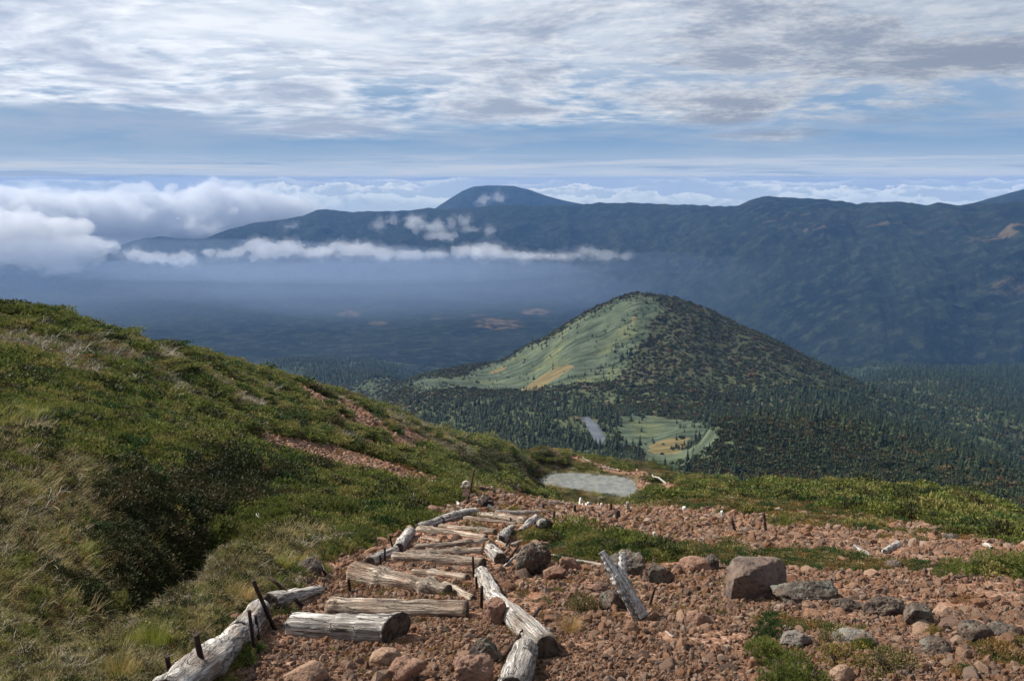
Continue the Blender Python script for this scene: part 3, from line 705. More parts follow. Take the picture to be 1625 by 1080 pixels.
def at_px(px, py, lift=0.0):
    """point standing over the ground, its ground contact seen at this pixel"""
    p = hit(px, py); p.z = ground_at(p.x, p.y) + lift; return p

LOGSEG = []
def make_log(p, q, dia, label, mat=None, d1=None, group=None, humps=(), name='log', bury=.35, seed=None, flat=1.0, rough=.16, endmat=M_END, end_raise=(0, 0), skew=0):
    if dia < 14 and name in ('step_log', 'edging_log') and p[0] < 900: dia *= 1.35; d1 = (d1 or dia/1.35)*1.35; bury *= .7
    """p, q: the two ends (centre line), dia: thickness in pixels at p and d1 at q"""
    mat = mat or M_TAN; d1 = d1 or dia; seed = seed if seed is not None else int(p[0]*7+p[1])
    random.seed(seed)
    E = []
    for (px, py), d, rz in ((p, dia, end_raise[0]), (q, d1, end_raise[1])):
        h = hit(px, py + d*.33); r = d/2/F_PX*h.length
        h.z = ground_at(h.x, h.y) + r*(1-2*bury) + rz*r; E.append((h, r))
    (a, r0), (b, r1) = E
    LOGSEG.append((a.copy(), b.copy(), max(r0, r1)))
    o = Vector((a+b)/2); ax = (b-a); L = ax.length; n = max(10, int(L/.035)); n = min(n, 44)
    rot = ax.to_track_quat('X', 'Z')
    pts = bend((-L/2, 0, 0), (L/2, 0, 0), n, .05, seed)
    ts = np.linspace(0, 1, n); rad = r0+(r1-r0)*ts
    rs = np.random.RandomState(seed)
    for k in range(rs.randint(1, 4)): rad = rad*(1+rs.uniform(-.10, .16)*np.exp(-((ts-rs.rand())/.06)**2))
    for t, amp in humps: rad = rad*(1+amp*np.exp(-((ts-t)/.035)**2))
    rad[0] *= rs.uniform(.55, .95); rad[-1] *= rs.uniform(.8, 1.0)
    V, F, ns = tube(pts, rad, 28 if max(r0, r1) > .03 else 14, rough, .10, seed, flat)
    if skew:
        V = np.array(V); m = V[:, 0] > L/2-1.5*r1; V[m, 0] += skew*(V[m, 1]-r1)*np.clip((V[m, 0]-L/2+1.5*r1)/(1.5*r1), 0, 1)
    ob = mesh_obj(name, V, F, mat); ob.data.materials.append(endmat)
    mi = np.zeros(len(ob.data.polygons), np.int32); mi[ns:] = 1; ob.data.polygons.foreach_set('material_index', mi)
    ob.location = o; ob.rotation_mode = 'QUATERNION'; ob.rotation_quaternion = rot
    tag(ob, label, 'log', group); return ob

# steps and rails of the stair
STEP = 'log steps of the stair'; RAIL = 'grey logs edging the stair'
make_log((455,990),(648,999),36,'nearest stair log, pale and rounded with a dark hollow right end',M_PALE,47,STEP,((.45,.1),(.62,.12)),bury=.22,name='step_log',skew=.75)
make_log((520,957),(742,966),36,'second stair log from the front, flat-topped and split along its left half',M_TAN,38,STEP,bury=.25,name='step_log',flat=.8)
make_log((563,908),(712,936),42,'thick slanting stair log with a squared end beside two short rods',M_TAN,20,STEP,((.32,.25),(.80,.3)),bury=.2,name='step_log',flat=.85)
make_log((706,926),(752,947),13,'short pale plank half buried at the tip of the slanting log',M_TAN,12,None,bury=.4,name='plank')
make_log((655,906),(742,915),9,'thin tan half-buried log just above the thick slanting one',M_TAN,11,STEP,((.35,.5),),bury=.4,name='step_log')
make_log((624,884),(768,892),12,'straight stair log with its right end by the grey round stump',M_TAN,13,STEP,bury=.3,name='step_log')
make_log((641,879),(766,874),8,'stair log with two dark knobs, behind the straight one',M_TAN,10,STEP,((.33,.5),(.66,.5)),bury=.35,name='step_log')
make_log((657,869),(775,859),9,'stair log rising to the right with a grey tip and a knob',M_TAN,9,STEP,((.72,.5),),bury=.3,name='step_log')
make_log((664,842),(772,854),10,'stair log with an arched dark shadow below its middle',M_TAN,7,STEP,((.2,.2),),bury=.2,name='step_log')
make_log((697,836),(786,843),6,'slim tan stair log under the fifth highest step',M_TAN,8,STEP,bury=.3,name='step_log')
make_log((700,848),(740,850),5,'short slim stick lying between two stair logs',M_TAN,4,None,bury=.3,name='stick')
make_log((736,823),(820,830),6,'stair log with a greyish left half, third from the top',M_TAN,5,STEP,bury=.3,name='step_log')
make_log((759,815),(838,827),7,'brownish stair log with a swollen dark right end, second from the top',M_TAN,12,STEP,((.9,.3),),bury=.25,name='step_log')
make_log((785,812),(852,815),5,'palest and topmost stair log',M_PALE,8,STEP,bury=.25,name='step_log')
make_log((757,811),(729,818),9,'topmost grey edging log of the left row',M_PALE,10,RAIL,bury=.15,name='edging_log')
make_log((728,818),(700,828),11,'grey edging log behind the pair of dark stubs',M_PALE,10,RAIL,bury=.15,name='edging_log')
make_log((702,827),(664,840),9,'long thin grey edging log beside the fourth step',M_PALE,10,RAIL,bury=.15,name='edging_log')
make_log((653,845),(633,871),15,'steep pale edging log with a dark rotten hollow',M_PALE,17,RAIL,bury=.1,name='edging_log')
make_log((628,872),(586,893),15,'grey edging log leading to the thick slanting step',M_PALE,18,RAIL,bury=.2,name='edging_log')
make_log((512,937),(428,955),10,'grey edging log pointing at the gravel with a leaning rod on it',M_PALE,24,RAIL,bury=.15,name='edging_log',flat=.8)
make_log((414,968),(378,1012),30,'upright-looking split edging log behind the paired rods',M_PALE,40,RAIL,((.1,.15),),bury=.1,name='edging_log',rough=.3)
make_log((384,1010),(262,1118),38,'big cracked silver edging log at the bottom beside the grass',M_PALE,58,RAIL,((.5,.12),),bury=.12,name='edging_log',rough=.3)
make_log((764,904),(786,948),22,'upper half of the broad pale log right of the steps',M_PALE,26,'broad pale logs right of the steps',bury=.25,name='edging_log')
make_log((782,946),(868,1028),26,'broad smooth pale log with a dark sawn end and a rod across it',M_PALE,42,'broad pale logs right of the steps',bury=.2,name='edging_log',rough=.1)
make_log((834,1030),(812,1095),38,'pale block-like log cut by the bottom edge below the sawn end',M_PALE,46,'broad pale logs right of the steps',bury=.15,name='edging_log',rough=.3)
make_log((778,872),(794,888),19,'short grey round stump at the right end of the straight step',M_PALE,21,None,bury=.1,name='stump')
make_log((795,856),(812,838),17,'grey upturned root chunk right of the upper steps',M_PALE,10,None,bury=.0,name='stump',rough=.4)
make_log((826,842),(850,822),10,'grey dead branch leaning towards the dark root ball',M_PALE,13,None,bury=.1,name='dead_branch')
make_log((873,881),(957,897),4,'long thin grey pole lying between two dark boulders',M_PALE,5,None,bury=.1,name='pole')
FAL = 'fallen logs on the slope before the pond'
make_log((758,776),(846,788),8,'dark fallen log stretching right from the tangled roots',M_DARKWOOD,9,FAL,bury=.2,name='fallen_log')
make_log((775,770),(819,788),3,'thin bleached pole lying across the dark fallen log',M_WHITE,3,FAL,bury=-.3,name='fallen_pole')
make_log((772,770),(800,774),4,'short bleached stick at the back of the fallen logs',M_WHITE,3,FAL,bury=.1,name='fallen_pole')
make_log((800,773),(824,783),7,'pale thick fallen log piece before the pond',M_WHITE,6,FAL,bury=.15,name='fallen_log')
make_log((822,778),(848,788),6,'dark fallen log touching the pale thick piece',M_DARKWOOD,7,FAL,bury=.15,name='fallen_log')
make_log((850,794),(905,799),6,'grey crooked fallen log nearest the posts',M_PALE,6,FAL,bury=.2,name='fallen_log')
make_log((880,792),(943,805),7,'dark fallen log whose right end points at the posts',M_DARKWOOD,5,FAL,bury=.2,name='fallen_log')
make_log((905,797),(940,800),3,'bleached stick at the right end of the fallen logs',M_WHITE,3,FAL,bury=.0,name='fallen_pole')
make_log((706,778),(719,790),9,'pale fallen log left of the two-legged marker',M_WHITE,8,FAL,bury=.2,name='fallen_log')
make_log((718,790),(729,800),6,'lower tapering piece of the pale log left of the marker',M_WHITE,4,FAL,bury=.2,name='fallen_log')
make_log((720,774),(737,780),8,'short pale log touching the two-legged marker',M_WHITE,7,FAL,bury=.2,name='fallen_log')
make_log((687,763),(698,769),6,'upper bleached splinter at the end of the red trail',M_WHITE,4,FAL,bury=.2,name='fallen_log')
make_log((696,768),(697,782),6,'lower bleached splinter at the end of the red trail',M_WHITE,4,FAL,bury=.1,name='fallen_log')
make_log((1311,871),(1340,888),6,'left one of two parallel bleached logs on the far gravel',M_PALE,7,'parallel bleached logs on the gravel',bury=.2,name='fallen_log')
make_log((1356,869),(1383,883),8,'right one of two parallel bleached logs on the far gravel',M_PALE,7,'parallel bleached logs on the gravel',bury=.2,name='fallen_log')
make_log((1404,877),(1424,864),10,'thick grey log stub tilted on the far gravel',M_PALE,11,None,bury=.0,name='fallen_log')
make_log((1402,897),(1440,896),6,'flat grey board on the far gravel',M_PALE,8,None,bury=.2,name='board',flat=.5)
make_log((1562,866),(1574,872),7,'small bleached stub by the right skyline',M_PALE,5,None,bury=.2,name='fallen_log')
make_log((1278,826),(1318,823),4,'bleached stick on the bare pale patch in the heath',M_PALE,3,None,bury=.1,name='stick')
make_log((965,855),(1002,857),3,'bleached stick lying below the row of posts',M_PALE,3,None,bury=.1,name='stick')
make_log((1056,1004),(1068,1013),3,'small white stick lying under the forked board',M_PALE,3,None,bury=.0,name='stick')
make_log((290,905),(318,886),5,'grey dead branch at the edge of the dark gully',M_PALE,8,None,bury=.1,name='dead_branch')

DEB = 'broken timbers beside the upper stair'
for p_, q_, d_, lab, mt in [
    ((812,864),(838,852),6,'broken grey timber right of the stair, behind the black lava boulder',M_PALE),
    ((788,858),(808,867),5,'short broken timber touching the grey root chunk',M_TAN),
    ((700,799),(735,806),5,'thin broken timber just above the top of the left edging',M_TAN),
    ((838,831),(870,838),5,'thin broken timber below the dark root ball',M_PALE),
    ((800,898),(822,878),4,'slim grey branch leaning beside the rod and the round stump',M_PALE),
    ((668,856),(700,860),5,'short tan timber between the edging and the arched step',M_TAN),
    ((700,867),(752,862),5,'slim timber wedged behind the step with the grey tip',M_TAN),
    ((690,832),(716,838),5,'stubby tan timber end at the long thin edging log',M_TAN)]:
    make_log(p_, q_, d_, lab, mt, d_*.8, DEB, bury=.2, name='broken_timber')
def forked_board():
    e = bpy.data.objects.new('forked_board', None); COL.objects.link(e)
    base = at_px(1018, 985); e.location = base
    tag(e, 'silver-white cracked board split into two prongs, propped against a dark boulder', 'board')
    sc = base.length/F_PX
    U = Vector((0, math.sin(PITCH)*.9, math.cos(PITCH)))
    def pt(px, py, back): return np.array(Vector(((px-1018)*sc, back, (985-py)*sc*1.08)))
    def piece(nm, p, q, w0, w1, fl, seed):
        a, b = Vector(pt(*p)), Vector(pt(*q)); ax = b-a; n = 22
        V, F, ns = tube(bend((0, 0, 0), (ax.length, 0, 0), n, .05, seed), np.linspace(w0, w1, n)*sc*.5*(1+.12*np.sin(np.arange(n)*1.7+seed)), 22, .25, .30, seed, fl)
        o = mesh_obj(nm, V, F, M_WHITE_CR, e); o.location = a; o.rotation_mode = 'QUATERNION'; o.rotation_quaternion = ax.to_track_quat('X', 'Z')
    piece('plank', (1020,980,.0), (984,930,.14), 27, 31, .5, 2)
    piece('prong', (990,940,.11), (962,903,.22), 20, 14, .55, 3)
    piece('prong', (992,942,.11), (994,904,.22), 17, 10, .6, 4)
    piece('lower_splinter', (1012,996,-.02), (1001,962,.06), 9, 13, .6, 5)
M_WHITE_CR = mat_wood('cracked_white_wood', (.86, .85, .82), (.55, .53, .50), (.70, .67, .63), .7)
forked_board()

# iron rods
def make_rod(top, bot, label, w=5, group='rusty iron rods holding the stair', rebar=False, over=None, cat='iron rod', name='iron_rod', mat=None):
    b = at_px(*bot) if over is None else hit(*bot)
    k = b.length/F_PX
    up = Vector((0, 0, 1)); h = (bot[1]-top[1])*k/.93; dx = (top[0]-bot[0])*k
    a = b - Vector((0, 0, .03)); t = Vector((b.x+dx, b.y - .02, b.z + h))
    if over: a = Vector(a)+Vector((0, 0, over))
    L = (t-a).length; r = w/2*k
    n = 40 if rebar else 6
    rad = [r*(1.18 if (rebar and i % 2) else 1.0) for i in range(n)]
    V, F, ns = tube(bend((0, 0, 0), (L, 0, 0), n, .006, int(top[0])), rad, 8)
    o = mesh_obj(name, V, F, mat or M_IRON, smooth=not rebar); o.location = a; o.rotation_mode = 'QUATERNION'; o.rotation_quaternion = (t-a).to_track_quat('X', 'Z')
    tag(o, label, cat, group); return o
for top, bot, lab, w, rb in [
    ((273,1042),(276,1092),'threaded rebar rod at the bottom edge beside the grass',6,True),
    ((322,1011),(332,1092),'tall thick rod in front of the big cracked silver log',8,False),
    ((403,974),(406,1046),'taller rod of the close pair by the split edging log',5,False),
    ((410,977),(412,1018),'shorter rod just behind the close pair\'s taller one',4,False),
    ((411,924),(438,996),'rod leaning left over the dark end of the edging log',6,False),
    ((504,886),(523,915),'short rod leaning left at the edge of the grass and gravel',4,False),
    ((555,918),(556,941),'short upright rod above the left end of the second step',4,False),
    ((751,882),(752,915),'thin upright rod at the head of the broad pale log',3.5,False),
    ((756,913),(757,934),'stubby rod on the broad pale log below the thin one',4,False),
    ((765,930),(764,967),'upright rod beside the porous reddish rock',5,False),
    ((820,1057),(806,1088),'short rod leaning right at the bottom edge on the pale block',7,False),
    ((822,865),(798,895),'rod leaning right behind the grey round stump',3,False),
    ((808,854),(800,870),'short thin rod right of the sixth step',3,False),
    ((604,881),(605,898),'left short rod behind the thick slanting log',3,False),
    ((612,870),(611,893),'right short rod behind the thick slanting log',3,False),
    ((620,850),(626,879),'rod leaning on the grey edging log behind the slanting one',3,False),
    ((662,825),(663,844),'upright rod beside the long thin edging log',2.5,False),
    ((1037,930),(1029,963),'rod standing in the gravel right of the forked board',3.5,False),
    ((810,819),(811,828),'tiny rod on the second highest step',2.5,False),
    ]: make_rod(top, bot, lab, w, rebar=rb)
def lying_rod(p, q, w, label, lift):
    a = at_px(*p); b = at_px(*q); a.z += lift[0]; b.z += lift[1]; L = (b-a).length; k = a.length/F_PX
    V, F, ns = tube(bend((0, 0, 0), (L, 0, 0), 6, .004, 3), [w/2*k]*6, 8)
    o = mesh_obj('iron_rod', V, F, M_IRON); o.location = a; o.rotation_mode = 'QUATERNION'; o.rotation_quaternion = (b-a).to_track_quat('X', 'Z')
    tag(o, label, 'iron rod', 'rusty iron rods holding the stair')
lying_rod((486,965),(430,944),5,'rod lying aslant across the grey edging log',(.0,.16))
lying_rod((792,1056),(856,984),6,'long brown rod lying across the broad pale log',(.02,.10))
lying_rod((826,1024),(852,1004),3,'thin wire rod lying on the broad pale log',(.10,.10))
for x0, lab in ((709,'left stub of the dark pair before the edging log'),(713.5,'right stub of the dark pair before the edging log'),(687,'lone dark stub left of the dark pair'),(729,'small dark stub on the topmost edging log')):
    y0 = 829 if x0 in (709,713.5) else (838 if x0 == 687 else 818)
    make_rod((x0,y0-12 if x0 != 687 else y0-7),(x0,y0),lab,4,'dark stubs along the left edging',cat='stub',name='stub',mat=M_DARKWOOD)

# old stakes in the field
def make_stake(top, bot, w, label, mat, seed):
    b = at_px(*bot); k = b.length/F_PX; h = (bot[1]-top[1])*k/.93; dx = (top[0]-bot[0])*k
    r = w/2*k; rs = np.random.RandomState(seed)
    pts = bend((0, 0, -.05), (dx, rs.uniform(-.02, .02), h), 8, .04, seed)
    V, F, ns = tube(pts, [r*1.1, r*1.05, r, r*1.02, r*.97, r*.95, r*.9, r*rs.uniform(.45, .8)], 10, .3, .1, seed)
    o = mesh_obj('stake', V, F, mat); o.location = b; tag(o, label, 'stake', 'old wooden stakes standing in the field')
for i, (top, bot, w, lab, mt) in enumerate([
    ((879,809),(880,828),5,'leftmost dark stake of the field, beside the root ball',M_DARKWOOD),
    ((912,802),(912,817),5,'dark stake just below the end of the fallen logs',M_DARKWOOD),
    ((950,814),(951,828),3,'thin brown stake between the fallen logs and the twin stakes',M_DARKWOOD),
    ((969,798),(971,815),5,'narrower one of the twin dark stakes below the pond',M_DARKWOOD),
    ((979,810),(981,826),9,'widest dark stake, standing in front of its twin',M_DARKWOOD),
    ((995,797),(997,816),6,'tall pale grey stake below the right tip of the pond',M_PALE),
    ((954,797),(955,808),4,'small white stake near the end of the fallen logs',M_WHITE),
    ((1045,792),(1046,803),3,'thin pale stake standing alone beyond the bare gravel',M_PALE),
    ((1085,803),(1091,815),7,'stout white stake tapering upward in the bare gravel',M_WHITE),
    ((1145,812),(1149,823),5,'small white leaning stake by the green heath',M_WHITE),
    ((1160,825),(1169,849),5,'crooked dark stake with bent top',M_DARKWOOD),
    ((1210,815),(1216,844),5,'tallest dark stake, leaning, farthest to the right',M_DARKWOOD),
    ((1115,856),(1119,870),3,'thin grey stake low in the olive heath',M_PALE),
    ((913,837),(914,849),5,'short dark stake right of the root ball',M_DARKWOOD),
    ((957,838),(957,853),4,'thin dark stake above the green juniper patch',M_DARKWOOD),
    ((1005,842),(1005,850),4,'tiny dark stake in the middle of the gravel',M_DARKWOOD),
    ((1038,844),(1041,856),5,'small white stake in the middle of the gravel',M_WHITE),
    ((1067,858),(1068,869),4,'dark stub inside the green juniper patch',M_DARKWOOD),
    ((1093,845),(1095,856),3,'thin dark stake above the olive heath',M_DARKWOOD),
    ((862,802),(863,812),4,'short brown stake below the grey crooked log',M_DARKWOOD)]): make_stake(top, bot, w, lab, mt, 300+i)

def box_part(name, size, loc, mat, parent, bev=.004, rot=(0, 0, 0)):
    bm = bmesh.new(); bmesh.ops.create_cube(bm, size=1)
    for v in bm.verts: v.co = Vector((v.co.x*size[0], v.co.y*size[1], v.co.z*size[2]))
    bmesh.ops.bevel(bm, geom=bm.edges[:], offset=bev, segments=1, affect='EDGES')
    me = bpy.data.meshes.new(name); bm.to_mesh(me); bm.free(); o = bpy.data.objects.new(name, me); COL.objects.link(o); me.materials.append(mat)
    o.parent = parent; o.location = loc; o.rotation_euler = rot; return o
def trail_marker():
    b = at_px(740, 799); k = b.length/F_PX
    e = bpy.data.objects.new('trail_marker', None); COL.objects.link(e); e.location = b
    tag(e, 'small two-legged marker with a reddish panel under a white ring', 'marker')
    H = 27*k/.93
    for dx in (-4, 4):
        V, F, _ = tube(bend((dx*k, 0, -.05), (dx*k*.9, 0, H*.98), 6, .02, dx), [1.4*k]*6, 8); mesh_obj('leg', V, F, M_DARKWOOD, e)
    box_part('panel', (9.5*k, 2*k, 12*k), (0, -1.6*k, H*.68), mat_plain('faded_panel', (.30, .20, .17), (.42, .33, .30), 14), e)
    # bleached ring of wood on top
    n = 18; ring = [np.array([4.2*k*math.cos(t), 0, H+3.5*k+4.0*k*math.sin(t)]) for t in np.linspace(0, 2*math.pi, n)]
    V, F, _ = tube(ring, [1.9*k]*n, 8, .2, 0, 4); mesh_obj('ring', V, F, M_WHITE, e)
    V, F, _ = tube(bend((-8*k, 0, H*.93), (-2*k, -.5*k, H*1.02), 6, .05, 8), [1.8*k, 2*k, 2*k, 2*k, 1.8*k, 1.2*k], 8); mesh_obj('crosspiece', V, F, M_PALE, e)
    make_rod((752.5,746),(745,788),'dark stick leaning right behind the two-legged marker',3.4,None,cat='stick',name='stick',mat=M_DARKWOOD)
trail_marker()
def signboard():
    b = hit(1065, 761, d0=60); b.z = ground_at(b.x, b.y); k = b.length/F_PX
    e = bpy.data.objects.new('signboard', None); COL.objects.link(e); e.location = b
    tag(e, 'small dark board on two posts beside the trail beyond the pond', 'signboard')
    for dx in (-2.6, 2.6): box_part('post', (1.2*k, 1.2*k, 11*k), (dx*k, 0, 5.2*k), M_DARKWOOD, e)
    box_part('board', (8.5*k, 1.0*k, 6*k), (0, -1.2*k, 7.6*k), M_DARKWOOD, e)
signboard()
def root_ball(px, py, wpx, label, seed, mats, hpx=None, arms=()):
    """an upturned stump: a lumpy body with roots; arms are (end pixel offset, thickness px, material)"""
    b = at_px(px, py); k = b.length/F_PX
    e = bpy.data.objects.new('uprooted_stump', None); COL.objects.link(e); e.location = b; tag(e, label, 'stump')
    V, F = stone_mesh(3, seed, .5, 0); V = V*np.array([wpx*k*.42, wpx*k*.3, (hpx or wpx)*k*.5])+np.array([0, 0, (hpx or wpx)*k*.42])
    mesh_obj('stump_body', V, F, mats[0], e, True)
    for i, ((x0, z0), (x1, z1), w, mt) in enumerate(arms):
        pth = bend((x0*k, -wpx*k*.22, z0*k), (x1*k, -wpx*k*.42, z1*k), 9, .18, seed+i)
        V, F, _ = tube(pth, np.linspace(w*k*.6, w*k*.3, 9), 9, .3, .1, seed+i); mesh_obj('root', V, F, mt, e)
def stone_mesh(sub, seed, rough=.35, cuts=6, flat=1.0, box=1.0):
    bm = bmesh.new(); bmesh.ops.create_icosphere(bm, subdivisions=sub, radius=1)
    V = np.array([v.co[:] for v in bm.verts]); F = np.array([[v.index for v in f.verts] for f in bm.faces]); bm.free()
    rs = np.random.RandomState(seed); V0 = V.copy()
    if box != 1.0: V = np.sign(V)*np.abs(V)**box
    V = V*(1+rough*fbm(V0[:, 0]*1.1+seed, V0[:, 1]*1.1, V0[:, 2]*1.1, octs=3, seed=seed))[:, None]
    for i in range(cuts):
        n = rs.normal(size=3); n /= np.linalg.norm(n); d = rs.uniform(.55, .85); s = V@n; m = s > d
        V[m] -= np.outer((s[m]-d)*.92, n)
    if sub >= 3: V = V*(1+rough*.22*fbm(V0[:, 0]*5+seed, V0[:, 1]*5, V0[:, 2]*5, octs=3, seed=seed+1, ridged=True))[:, None]
    return V*np.array([1, 1, flat]), F
root_ball(772,808,26,'dark tangled uprooted stump with bleached roots above the stair',41,[M_DARKWOOD],24,[((-6,12),(-13,20),7,M_PALE),((2,8),(14,0),7,M_WHITE),((-3,4),(-8,-1),6,M_PALE),((0,14),(10,17),5,M_DARKWOOD),((-2,16),(-6,26),6,M_PALE)])
root_ball(862,848,30,'dark root ball with a pale weathered top at the right end of the highest steps',47,[M_DARKWOOD],28,[((-3,20),(0,31),13,M_PALE),((-8,10),(-22,-2),8,M_PALE),((6,12),(13,2),7,M_DARKWOOD)])
def twig(px, py, label, seed, size=20, mat=None):
    b = at_px(px, py); k = b.length/F_PX*size; rs = np.random.RandomState(seed); parts = []
    for i in range(6):
        a0 = np.array([rs.uniform(-.2, .2), 0, rs.uniform(0, .3)]); a1 = a0+np.array([rs.uniform(-.7, .7), rs.uniform(-.3, .3), rs.uniform(.2, .8)])
        V, F, _ = tube(bend(a0*k, a1*k, 6, .25, seed+i), np.linspace(.05, .015, 6)*k, 6); parts.append((V, F))
    V, F = join(parts); o = mesh_obj('dead_twig', V, F, mat or M_WHITE); o.location = b; tag(o, label, 'twig')
twig(420,836,'bleached bare twig poking out of the green dwarf pine above the gully',5,26)
twig(655,800,'bleached bare twig beside the dark shrub left of the stair top',6,18)
twig(650,775,'grey dead twig at the lower side of the red trail',7,22,M_PALE)

# ------------------------------------------------------------------ boulders, one by one
def boulder(px, py, w, h, label, mat, seed, sub=4, rough=.35, cuts=7, box=1.0, name='boulder', bury=.25, depth=.8, smooth=True):
    b = at_px(px, py); k = b.length/F_PX; V, F = stone_mesh(sub, seed, rough, cuts, 1.0, box)
    lo, hi = V.min(0), V.max(0); V = (V-(lo+hi)/2)/(hi-lo)
    V = V*np.array([w*k, w*k*depth, h*k*1.15/(1-bury*.5)]); V[:, 2] += h*k*(.5-bury*.6)
    o = mesh_obj(name, V, F, mat, smooth=smooth); o.location = b; tag(o, label, 'boulder' if name == 'boulder' else 'rock')
for a in [
    (1197,946,90,56,'largest boulder, blocky reddish grey, standing alone on the gravel',M_PINK,61,5,.17,3,.56),
    (1277,955,92,28,'low dark flat boulder with lichen right of the largest one',M_GREY,12,5,.45,5),
    (846,908,56,50,'jagged black lava boulder right of the stair',M_DARKST,13,5,.75,3),
    (990,912,66,34,'dark lichened rock behind the forked board',M_GREY,14,5,.6,3),
    (1048,925,40,30,'brown dark rock right of the forked board\'s head',M_DARKST,15,4,.5,4),  # dark stone colour stands in for the shadow part of the lichened rock
    (1102,908,46,22,'reddish rock with a dark crown at the edge of the heath',M_REDB,16,4,.4,5),
    (1128,905,26,22,'black rock touching the reddish one',M_DARKST,17,4,.6,3),
    (489,913,44,26,'dark brown rock half in the grass left of the stair',M_DARKST,18,4,.3,6),
    (548,862,40,17,'dark flat rock under the dwarf pine by the gravel',M_DARKST,19,4,.4,4),
    (688,817,30,16,'rounded dark red rock near the top of the left edging',M_REDB,20,4,.25,5),
    (785,988,36,38,'upright porous reddish rock sitting on the broad pale log',M_REDB,21,5,.5,3),
    (487,1082,62,30,'large smooth tan stone at the bottom below the nearest log',M_TANST,22,4,.2,7),
    (612,1052,46,24,'rounded tan stone below the hollow end of the nearest log',M_TANST,23,4,.25,5),
    (645,1080,58,34,'lumpy brown stone cut by the bottom edge below the nearest log',M_REDB,24,4,.55,4),
    (752,1082,62,44,'lumpy reddish stone cut by the bottom edge left of the pale block',M_REDB,25,5,.55,4),
    (768,1046,56,36,'rough dark reddish stone left of the pale block\'s rod',M_DARKST,26,5,.5,4),
    (973,965,42,34,'dark red rock propping the forked board',M_DARKST,27,4,.5,5),
    (1108,992,34,22,'triangular dark red rock in the open gravel',M_REDB,28,3,.3,6),
    (1262,1022,44,20,'pale knobbly lichened rock beside the green bush',M_PALEST,29,5,.5,2),
    (1356,1020,62,16,'long whitish rock slab with a black hollow below',M_PALEST,30,5,.35,4),
    (1376,1028,34,18,'black rock under the whitish slab',M_DARKST,31,4,.5,4),
    (1398,975,60,26,'dark rough rocks\' largest lump above the whitish slab',M_DARKST,32,5,.6,3),
    (1452,990,38,28,'dark brown square rock with a lit left shoulder',M_DARKST,33,4,.2,5,.6),
    (1345,970,50,18,'low dark outcrop right of the flat lichened boulder',M_DARKST,34,4,.6,3),
    (1548,1020,42,26,'grey pointed rock at the right with a shaded side',M_DARKST,35,4,.3,6),
    (1485,1038,40,22,'slanting dark slab beside the rusty heath',M_DARKST,36,4,.25,7),
    (1337,1078,34,22,'pinkish rounded stone at the bottom right of the green bush',M_TANST,37,4,.25,5),
    (1207,1053,32,14,'pale stone showing between the two green bushes',M_TANST,38,4,.25,5),
    (1500,975,36,16,'flat pinkish stone left of the bare soil patch',M_TANST,39,4,.25,6),
    (1590,1005,46,12,'flat grey stone near the right edge',M_GREY,40,4,.25,6),
    (950,935,32,14,'flat brown rock above the small green patch',M_REDB,41,4,.4,5),
    (905,905,34,22,'large rusty rock right of the black lava boulder',M_REDB,42,4,.35,5),
    (880,918,36,20,'rusty rock touching the black lava boulder\'s foot',M_REDB,43,4,.35,5),
    (1550,896,22,10,'small black rock on the right far gravel',M_DARKST,44,3,.4,5),
    (1418,900,26,12,'dark rock behind the flat grey board',M_DARKST,45,3,.4,5),
    (1510,855,30,10,'dark clump of rock under the right skyline heath',M_DARKST,46,3,.5,4),
    (1310,884,20,10,'dark round rock before the parallel bleached logs',M_DARKST,47,3,.4,4),
    (675,770,32,10,'dark rock on the lower edge of the red trail',M_DARKST,48,3,.4,4),
    (610,805,44,12,'grey flat rock among the dwarf pines left of the stair',M_GREY,49,4,.4,4),
    (530,772,48,16,'pinkish grey dome rock between dwarf pines below the red trail',M_PALEST,50,4,.3,3)]:
    boulder(*a[:5], *a[5:7], sub=a[7], rough=a[8], cuts=a[9], box=a[10] if len(a) > 10 else 1.0)

def log_clear(x, y, s):
    """False where a stone of size s would lie on or in a log"""
    ok = np.ones(len(x), bool)
    for a, b, r in LOGSEG:
        ax, ay, bx, by = a.x, a.y, b.x, b.y; dx, dy = bx-ax, by-ay; t = np.clip(((x-ax)*dx+(y-ay)*dy)/(dx*dx+dy*dy+1e-9), 0, 1)
        d = np.hypot(x-ax-t*dx, y-ay-t*dy); ok &= (d > r*.95+s*.35)
        # nothing big directly in front of a log
        front = (np.hypot(x, y) < np.hypot(ax+t*dx, ay+t*dy)) & (d < r*3.0+.06) & (s > r*.75); ok &= ~front
    return ok
